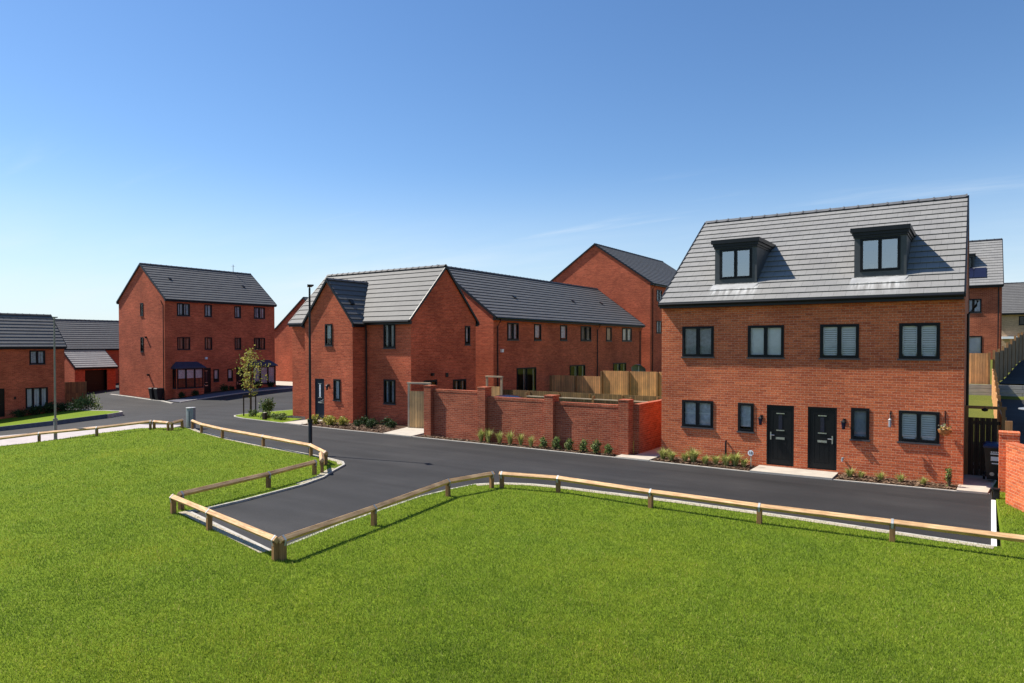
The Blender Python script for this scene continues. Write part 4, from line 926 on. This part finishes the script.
for x, y, l in ((-55.45, 29.5, 'left of two black wheelie bins against the gable of the three storey pair'), (-54.65, 29.5, 'right of two black wheelie bins against the gable of the three storey pair')):
    wheelie_bin(l, x, y, float(T(x, y)), 'binblack', (0, -1, 0), False, 'bins by the gable').scale = (.86, .86, .92)
# garden furniture beyond the wall at the right
t = thing('garden_table', 'round grey garden table in the shaded garden at the right edge', 'table', (2.1, 36.5, float(T(2.1, 36.5))))
z = float(T(2.1, 36.5)); mb = MB(); mb.lathe((2.1, 36.5, z), [(0, .72), (.62, .72), (.62, .76), (0, .76)], 24); mb.build('tabletop', 'table', t)
for k in range(4): mb = MB(); mb.tube([(2.1+.4*math.cos(k*1.57+.6), 36.5+.4*math.sin(k*1.57+.6), z), (2.1+.3*math.cos(k*1.57+.6), 36.5+.3*math.sin(k*1.57+.6), z+.72)], .02, 6); mb.build('leg', 'table', t)
t = thing('parasol', 'closed pale parasol standing at the grey garden table', 'parasol', (2.0, 36.1, z))
mb = MB(); mb.tube([(2.0, 35.75, z), (2.0, 35.75, z+1.9)], .02, 8); mb.build('pole', 'white', t); mb = MB(); mb.lathe((2.0, 35.75, z), [(.09, .75), (.07, 1.3), (.03, 1.85), (0, 1.9)], 10); mb.build('canopy', 'net', t)
t = thing('block_stack', 'stack of pale stone blocks in the garden at the right edge', 'stone blocks', (1.9, 31, 0))
zz = float(T(1.9, 31))
for k in range(4):
    for j in range(3): mb = MB(); mb.box(1.6+j*.32, 1.9+j*.32-.01, 30.7+.02*k, 31.0, zz+k*.2, zz+k*.2+.19); mb.build('block', 'stone', t, bevel=.01)
t = thing('garden_parasol', 'tilted blue grey garden parasol by the far patio door of the terrace', 'parasol', (-20.6, 46.8, 0)); mb = MB(); mb.tube([(-20.6, 46.8, 0), (-20.6, 46.8, 2.35)], .025, 8); mb.build('pole', 'white', t)
mb = MB()
for k in range(8):
    f_ = lambda a: Vector((-20.6, 46.8, 2.05))+Vector((.15, -.55, .35)).cross(Vector((1, 0, 0))).normalized()*.0+Vector((math.cos(a)*.55, math.sin(a)*.6, .1*math.cos(a)-.42*math.sin(a)))
    mb.face([f_(k*.7854), f_((k+1)*.7854), (-20.58, 46.95, 2.45)])
mb.build('canopy', 'dish', t)
t = thing('covered_furniture', 'low dark covered garden furniture behind the brick garden wall', 'garden furniture', (-18, 26.5, 0))
mb = MB(); mb.lathe((-17.9, 25.9, 0), [(1.0, 0), (1.05, .8), (.95, 1.35), (.5, 1.55), (0, 1.6)], 16); mb.build('cover', 'solar', t, True); mb = MB(); mb.lathe((-17.9, 25.9, 0), [(1.06, .06), (1.07, .1), (1.06, .14)], 16); mb.build('tie_cord', 'black', t)
# ------------------------------------------------------------------ plants
def tuft(mb, c, h, n, spread, w=.012):
    for _ in range(n):
        a = rng.uniform(0, 6.283); d = Vector((math.cos(a), math.sin(a), 0)); hh = h*rng.uniform(.55, 1.1); s_ = spread*rng.uniform(.2, 1.0); side = Vector((-d.y, d.x, 0))*w
        p0 = Vector(c)+d*rng.uniform(0, .05); p1 = p0+d*s_*.35+Vector((0, 0, hh*.62)); p2 = p0+d*s_+Vector((0, 0, hh*(1-.35*rng.uniform(0, 1))))
        b = len(mb.v); mb.v += [p0-side, p0+side, p1+side*.8, p1-side*.8, p2]
        mb.f += [(b, b+1, b+2, b+3), (b+3, b+2, b+4)]; mb.mi += [0, 0]; mb.uv += [[(0, 0)]*4, [(0, 0)]*3]
def plant_thing(name, label, cat, loc, group): return thing(name, label, cat, loc, group)
def make_tuft(name, label, h, n, spread, mat_, group, loc=(0, 0, 0), stalks=0):
    t = thing(name, label, 'plant', loc, group); mb = MB(); tuft(mb, loc, h, n, spread); mb.build('leaves', mat_, t)
    return t
def make_shrub(name, label, r, h, n, size, mat_, group, loc=(0, 0, 0), gap=.5):
    t = thing(name, label, 'shrub', loc, group); c = Vector(loc); mb = MB()
    for k in range(7):
        a = k*.9; mb.tube([c, c+Vector((math.cos(a)*r*.3, math.sin(a)*r*.3, h*.45)), c+Vector((math.cos(a)*r*.6, math.sin(a)*r*.6, h*.8))], [.018, .012, .005], 5)
    mb.build('stems', 'bark', t); mb = MB(); pts = []
    cl = [(rng.uniform(0, 6.28), rng.uniform(.1, .8), rng.uniform(.2, .9)) for _ in range(11)]
    for _ in range(n):
        a, rr, zz = cl[rng.integers(len(cl))]; q = Vector(rng.normal(size=3))*.2
        pts.append(c+Vector((math.cos(a)*rr*r*(1.1-zz*.5)+q.x*r, math.sin(a)*rr*r*(1.1-zz*.5)+q.y*r, max(.03, zz*h+q.z*h*.8))))
    leaf_cloud(mb, pts, size); mb.build('foliage', mat_, t)
    return t
ORD = ['first', 'second', 'third', 'fourth', 'fifth', 'sixth', 'seventh', 'eighth', 'ninth', 'tenth', 'eleventh', 'twelfth']
GZ = lambda x, y: float(T(x, y))+.02
# spiky clumps and low shrubs under the garden wall
base = None
for i, x in enumerate((-16.35, -15.95, -15.45, -14.95, -14.45, -13.95)):
    l = '%s spiky green clump from the left in the bed under the brick garden wall' % ORD[i]; y = 21.78+rng.uniform(-.06, .1)
    if base is None: base = make_tuft('grass_clump', l, .6, 130, .3, 'leaf_spiky', 'spiky clumps under the garden wall', (x, y, GZ(x, y)))
    else: copy_thing(base, (x, y, GZ(x, y)), rng.uniform(0, 6), rng.uniform(.75, 1.05), l)
base = None
for i, x in enumerate((-13.4, -12.9, -12.35, -11.75, -11.25, -10.7)):
    l = '%s low rounded shrub from the left in the bed under the brick garden wall' % ORD[i]; y = 21.8
    if base is None: base = make_shrub('low_shrub', l, .2, .36, 420, .05, 'leaf_shrub', 'low shrubs under the garden wall', (x, y, GZ(x, y)))
    else: copy_thing(base, (x, y, GZ(x, y)), rng.uniform(0, 6), rng.uniform(.8, 1.15), l)
base = None
for i, x in enumerate((-8.75, -8.4, -7.95, -7.7, -7.25, -6.95, -6.6, -6.35, -6.05)):
    l = '%s yellow green plant from the left in the bed left of the front doors' % ORD[i]; y = 21.85+rng.uniform(-.1, .15)
    if base is None: base = make_tuft('bedding_plant', l, .42, 170, .33, 'leaf_spiky', 'plants in the bed left of the doors', (x, y, GZ(x, y)))
    else: copy_thing(base, (x, y, GZ(x, y)), rng.uniform(0, 6), rng.uniform(.7, 1.25), l)
for i, x in enumerate((-3.05, -2.75, -2.25, -1.75, -1.2)):
    l = '%s small pale plant from the left in the bark bed right of the front doors' % ORD[i]; y = 21.98+rng.uniform(-.06, .12)
    if i == 0: base = make_tuft('seedling', l, .32, 90, .24, 'leaf_spiky', 'plants in the bed right of the doors', (x, y, GZ(x, y)))
    else: copy_thing(base, (x, y, GZ(x, y)), rng.uniform(0, 6), rng.uniform(.7, 1.15), l)
make_shrub('upright_shrub', 'small upright shrub at the right end of the bark bed by the alley', .12, .45, 260, .045, 'leaf_shrub', 'plants in the bed right of the doors', (-.6, 21.98, .03))
# bark chips over the beds
def inside(poly, x, y):
    r = np.zeros(len(x), bool); n = len(poly)
    for i in range(n):
        x0, y0 = poly[i]; x1, y1 = poly[(i+1) % n]
        if y0 == y1: continue
        c = ((y0 > y) != (y1 > y)) & (x < (x1-x0)*(y-y0)/(y1-y0)+x0); r ^= c
    return r
def chips(name, poly, n, label):
    P = np.array(poly); mb = MB(); k = 0
    while k < n:
        x, y = rng.uniform(P[:, 0].min(), P[:, 0].max()), rng.uniform(P[:, 1].min(), P[:, 1].max())
        if not inside(poly, np.array([x]), np.array([y]))[0]: continue
        a = rng.uniform(0, 6.28); l = rng.uniform(.025, .06); w_ = l*rng.uniform(.3, .6); d = V(math.cos(a), math.sin(a), rng.uniform(-.3, .3))*l; e = V(-math.sin(a), math.cos(a), rng.uniform(-.4, .4))*w_
        c = V(x, y, float(T(x, y))+.035+rng.uniform(0, .015)); mb.face([c-d-e, c+d-e, c+d+e, c-d+e]); k += 1
    o = mb.build(name, 'chip'); tag(o, label, 'bark mulch', None, 'stuff')
chips('bark_mulch', [(-3.33, 21.56), (-.5, 21.72), (-.34, 22.43), (-3.33, 22.43)], 1500, 'brown bark chips in the bed right of the front doors')
chips('bark_mulch', [(-8.95, 21.56), (-5.85, 21.48), (-5.85, 22.43), (-8.95, 22.43)], 1500, 'brown bark chips in the bed left of the front doors')
chips('bark_mulch', [(-19.6, 21.6), (-10.5, 21.6), (-10.5, 21.95), (-19.6, 21.95)], 1800, 'brown bark chips in the bed under the brick garden wall')
chips('bark_mulch', [(-27.4, 21.68), (-21.7, 21.6), (-22.2, 23.4), (-27.4, 23.3)], 1500, 'brown bark chips in the bed in front of the corner house')
# by the corner house
make_shrub('leafy_shrub', 'bushy green shrub on the verge at the left corner of the corner house', .5, .85, 800, .09, 'leaf_shrub', 'plants by the corner house', (-31.9, 23.2, GZ(-31.9, 23.2)))
for i, (x, y) in enumerate(((-32.6, 22.75), (-31.2, 22.5), (-30.4, 22.6), (-29.7, 22.4))):
    l = '%s low green plant from the left on the verge beside the corner house' % ORD[i]
    if i == 0: base = make_shrub('low_plant', l, .36, .3, 420, .06, 'leaf_shrub', 'plants by the corner house', (x, y, GZ(x, y)))
    else: copy_thing(base, (x, y, GZ(x, y)), rng.uniform(0, 6), rng.uniform(.75, 1.1), l)
for i, (x, y) in enumerate(((-26.9, 22.3), (-26.2, 22.5), (-25.7, 22.2), (-25.2, 22.5))):
    l = '%s golden green plant from the left below the front wing of the corner house' % ORD[i]
    if i == 0: base = make_shrub('golden_plant', l, .38, .4, 420, .07, 'leaf_gold', 'plants by the corner house', (x, y, GZ(x, y)))
    else: copy_thing(base, (x, y, GZ(x, y)), rng.uniform(0, 6), rng.uniform(.8, 1.1), l)
for i, (x, y) in enumerate(((-24.6, 23.4), (-23.9, 23.3), (-23.2, 23.5), (-22.6, 23.2), (-24.2, 22.6), (-23.3, 22.6))):
    l = '%s dark shrub from the left in the shaded recess of the corner house' % ORD[i]
    if i == 0: base = make_shrub('dark_shrub', l, .36, .34, 420, .06, 'leaf_dark', 'plants by the corner house', (x, y, GZ(x, y)))
    else: copy_thing(base, (x, y, GZ(x, y)), rng.uniform(0, 6), rng.uniform(.8, 1.1), l)
t = thing('verge_marker', 'small dark marker block on the verge beside the corner house', 'marker post', (-30.6, 22.0, 0)); mb = MB(); mb.box(-30.72, -30.5, 22.0, 22.16, 0, .36); mb.build('block', 'stake', t, bevel=.01); mb = MB(); mb.box(-30.7, -30.52, 22.02, 22.14, .362, .385); mb.build('plate', 'stone', t)
# left house planting
make_shrub('large_bush', 'large pale flowering bush at the corner of the left edge house', 1.15, 1.05, 1700, .10, 'leaf_shrub', 'shrubs by the left edge house', (-53.6, 23.5, GZ(-53.6, 23.5)+.1))
for i, (x, y) in enumerate(((-54.8, 19.8), (-54.8, 20.7), (-54.7, 21.6), (-54.5, 22.4), (-55.4, 23.9))):
    l = '%s dark shrub from the left under the front of the left edge house' % ORD[i]
    if i == 0: base = make_shrub('dark_shrub', l, .55, .55, 500, .08, 'leaf_dark', 'shrubs by the left edge house', (x, y, GZ(x, y)+.2))
    else: copy_thing(base, (x, y, GZ(x, y)+.2), rng.uniform(0, 6), rng.uniform(.9, 1.5), l)
for i, y in enumerate((30.7, 31.9, 34.5, 35.2, 37.8, 39.2)):
    l = '%s small dark shrub from the left at the foot of the three storey front' % ORD[i]
    if i == 0: base = make_shrub('front_shrub', l, .35, .5, 380, .08, 'leaf_dark', 'shrubs at the three storey front', (-53.4, y, GZ(-53.4, y)))
    else: copy_thing(base, (-53.4, y, GZ(-53.4, y)), rng.uniform(0, 6), rng.uniform(.8, 1.2), l)
# staked young tree
def young_tree(x, y):
    z = GZ(x, y); t = thing('young_tree', 'staked young tree with sparse yellow green leaves on the verge', 'tree', (x, y, z)); c = Vector((x, y, z))
    mb = MB(); mb.tube([c, c+V(.02, 0, .9), c+V(0, .03, 2.2), c+V(.03, 0, 3.6)], [.035, .03, .022, .006], 8); tips = []
    for k in range(20):
        f = .28+.68*k/20; h = 3.6*f; a = k*2.4+rng.uniform(-.4, .4); ln = .82*(1-abs(f-.5)*1.35)*rng.uniform(.6, 1.2); d = V(math.cos(a), math.sin(a), .75)
        p = c+V(.01, .01, h); q = p+d*ln*.5; e = p+d*ln+V(0, 0, .12); mb.tube([p, q, e], [.012, .008, .003], 5); tips += [(p, q, e)]
    mb.build('trunk', 'bark', t); mb = MB(); pts = []
    for p, q, e in tips:
        for _ in range(34):
            f = rng.uniform(.25, 1.15); b = p.lerp(q, f*2) if f < .5 else q.lerp(e, f*2-1); pts.append(b+Vector(rng.normal(size=3))*.095)
    leaf_cloud(mb, pts, .085); mb.build('crown', 'leaf_young', t)
    s_ = thing('tree_stakes', 'three dark timber stakes tied round the young tree', 'tree stakes', (x, y, z))
    for k in range(3):
        a = k*2.094+.3; o = c+V(.36*math.cos(a), .36*math.sin(a), 0); mb = MB(); mb.tube([o-V(0, 0, .2), o+V(0, 0, 1.15)], .035, 8); mb.build('stake', 'stake', s_)
    mb = MB()
    for k in range(3):
        a, b = k*2.094+.3, (k+1)*2.094+.3; mb.bar(c+V(.36*math.cos(a), .36*math.sin(a), 1.08), c+V(.36*math.cos(b), .36*math.sin(b), 1.08), .02, .08)
    mb.build('crosspiece', 'stake', s_)
young_tree(-33.1, 22.95)
# ------------------------------------------------------------------ grass blades
def blades(name, poly, n_try, dens, dz, seed):
    g = np.random.default_rng(seed); P = np.array(poly)
    # sample in polar coordinates about the viewing spot: near grass dense, far grass sparse and a little broader
    ang = g.uniform(math.pi/2+YAW-1.25, math.pi/2+YAW+1.25, n_try); d = 4.5*np.exp(g.uniform(0, 1, n_try)*math.log(48/4.5))
    x = np.cos(ang)*d; y = np.sin(ang)*d; ok = inside(poly, x, y)
    for q in STRIPS: ok &= ~(inside(q, x, y) & (g.random(n_try) > .12))
    x, y, d = x[ok], y[ok], d[ok]; n = len(x); z = T(x, y)+dz
    # patchiness
    h = (.024+.018*g.random(n))*(1+.010*d); w = .0026*(1+.085*d)*(.7+.6*g.random(n)); a = g.uniform(0, 6.283, n); lean = h*g.uniform(.1, .9, n); la = g.uniform(0, 6.283, n)
    co = np.empty((n, 3, 3), np.float32)
    co[:, 0] = np.stack([x-np.cos(a)*w, y-np.sin(a)*w, z-.004], 1); co[:, 1] = np.stack([x+np.cos(a)*w, y+np.sin(a)*w, z-.004], 1)
    co[:, 2] = np.stack([x+np.cos(la)*lean, y+np.sin(la)*lean, z+h], 1)
    me = bpy.data.meshes.new(name); me.vertices.add(n*3); me.vertices.foreach_set('co', co.ravel()); me.loops.add(n*3); me.loops.foreach_set('vertex_index', np.arange(n*3, dtype=np.int32))
    me.polygons.add(n); me.polygons.foreach_set('loop_start', np.arange(0, n*3, 3, dtype=np.int32)); me.polygons.foreach_set('loop_total', np.full(n, 3, np.int32)); me.update(); me.validate()
    me.materials.append(M['blade']); o = bpy.data.objects.new(name, me); COL.objects.link(o)
    return tag(o, 'short mown green grass covering the green', 'grass', kind='stuff')
bl = MB
INSET = [(a, b-.05) for a, b in LAWN_EDGE]+[(.46, 15.9), (.46, 22.3), (14, 22.3), (14, -14), (-46, -14)]
blades('grass', INSET, 2400000, 1, .045, 3)
# ------------------------------------------------------------------ light, sky, camera
SUN = Vector((-.603, -.135, .786)).normalized()
sd = bpy.data.lights.new('sun', 'SUN'); sd.energy = 5.0; sd.angle = R(.5); sd.color = (1, .94, .84); so = bpy.data.objects.new('sun', sd); COL.objects.link(so); so.rotation_euler = SUN.to_track_quat('Z', 'Y').to_euler(); so.location = (-20, -10, 30)
w = bpy.data.worlds.new('World'); S.world = w; w.use_nodes = True; nt = w.node_tree; bg = nt.nodes['Background']
sky = nn(nt, 'ShaderNodeTexSky', sky_type='NISHITA'); sky.sun_disc = False; sky.sun_elevation = math.asin(SUN.z); sky.sun_rotation = math.atan2(SUN.x, SUN.y); sky.altitude = 100; sky.air_density = 1.0; sky.dust_density = .15; sky.ozone_density = 3.0
tc = nn(nt, 'ShaderNodeTexCoord'); sep = nn(nt, 'ShaderNodeSeparateXYZ'); nt.links.new(tc.outputs['Generated'], sep.inputs[0])
def mth(op, a, b=None):
    n = nn(nt, 'ShaderNodeMath', operation=op)
    for i, x in enumerate((a, b)):
        if x is None: continue
        if isinstance(x, (int, float)): n.inputs[i].default_value = x
        else: nt.links.new(x, n.inputs[i])
    return n.outputs[0]
zz = mth('ADD', mth('MAXIMUM', sep.outputs[2], 0), .12)
cmb = nn(nt, 'ShaderNodeCombineXYZ'); nt.links.new(mth('DIVIDE', sep.outputs[0], zz), cmb.inputs[0]); nt.links.new(mth('DIVIDE', sep.outputs[1], zz), cmb.inputs[1])
mp = nn(nt, 'ShaderNodeMapping'); mp.inputs['Rotation'].default_value = (0, 0, -YAW-.15); mp.inputs['Scale'].default_value = (.30, .95, 1); nt.links.new(cmb.outputs[0], mp.inputs[0])
cl = noise(nt, mp.outputs[0], 1.1, 7, .62)
msk = nn(nt, 'ShaderNodeMapRange', interpolation_type='SMOOTHSTEP'); msk.inputs[1].default_value = .20; msk.inputs[2].default_value = .07; nt.links.new(sep.outputs[2], msk.inputs[0])
clm = nn(nt, 'ShaderNodeMapRange', interpolation_type='SMOOTHSTEP'); clm.inputs[1].default_value = .40; clm.inputs[2].default_value = .80; nt.links.new(cl, clm.inputs[0])
f = mth('MULTIPLY', mth('MULTIPLY', clm.outputs[0], msk.outputs[0]), .62)
hs = nn(nt, 'ShaderNodeHueSaturation'); hs.inputs['Saturation'].default_value = 1.16; hs.inputs['Hue'].default_value = .503; nt.links.new(sky.outputs[0], hs.inputs['Color'])
hz = nn(nt, 'ShaderNodeMapRange', interpolation_type='SMOOTHSTEP'); hz.inputs[1].default_value = .26; hz.inputs[2].default_value = -.04; hz.inputs[4].default_value = .8; nt.links.new(sep.outputs[2], hz.inputs[0])
cap = mix(nt, hz.outputs[0], hs.outputs[0], (4.5, 5.35, 6.15))      # summer haze near the horizon
m3 = nn(nt, 'ShaderNodeMapping'); m3.inputs['Rotation'].default_value = (0, 0, -YAW+.1); m3.inputs['Scale'].default_value = (.55, 3.2, 1); m3.inputs['Location'].default_value = (3.3, 1.7, 0); nt.links.new(cmb.outputs[0], m3.inputs[0])
wr_ = nn(nt, 'ShaderNodeMapRange', interpolation_type='SMOOTHSTEP'); wr_.inputs[1].default_value = .56; wr_.inputs[2].default_value = .82; nt.links.new(noise(nt, m3.outputs[0], .9, 6, .6), wr_.inputs[0])
wm = nn(nt, 'ShaderNodeMapRange', interpolation_type='SMOOTHSTEP'); wm.inputs[1].default_value = .27; wm.inputs[2].default_value = .15; nt.links.new(sep.outputs[2], wm.inputs[0])
f = mth('MAXIMUM', f, mth('MULTIPLY', mth('MULTIPLY', wr_.outputs[0], wm.outputs[0]), .38))
nt.links.new(mix(nt, f, cap, (5.6, 6.3, 6.9)), bg.inputs[0]); bg.inputs[1].default_value = .098
cam = bpy.data.cameras.new('camera'); cam.sensor_width = 36; cam.lens = 683/1024*36; cam.shift_y = 14.9/1024; cam.clip_end = 9000; cam.clip_start = .1
co = bpy.data.objects.new('camera', cam); COL.objects.link(co); co.location = (0, 0, EYE); co.rotation_euler = (R(90)-math.atan(.017), 0, YAW); S.camera = co
S.view_settings.view_transform = 'Standard'; S.view_settings.look = 'None'; S.view_settings.exposure = .62; S.view_settings.gamma = 1
S.cycles.max_bounces = 8; S.cycles.transparent_max_bounces = 12
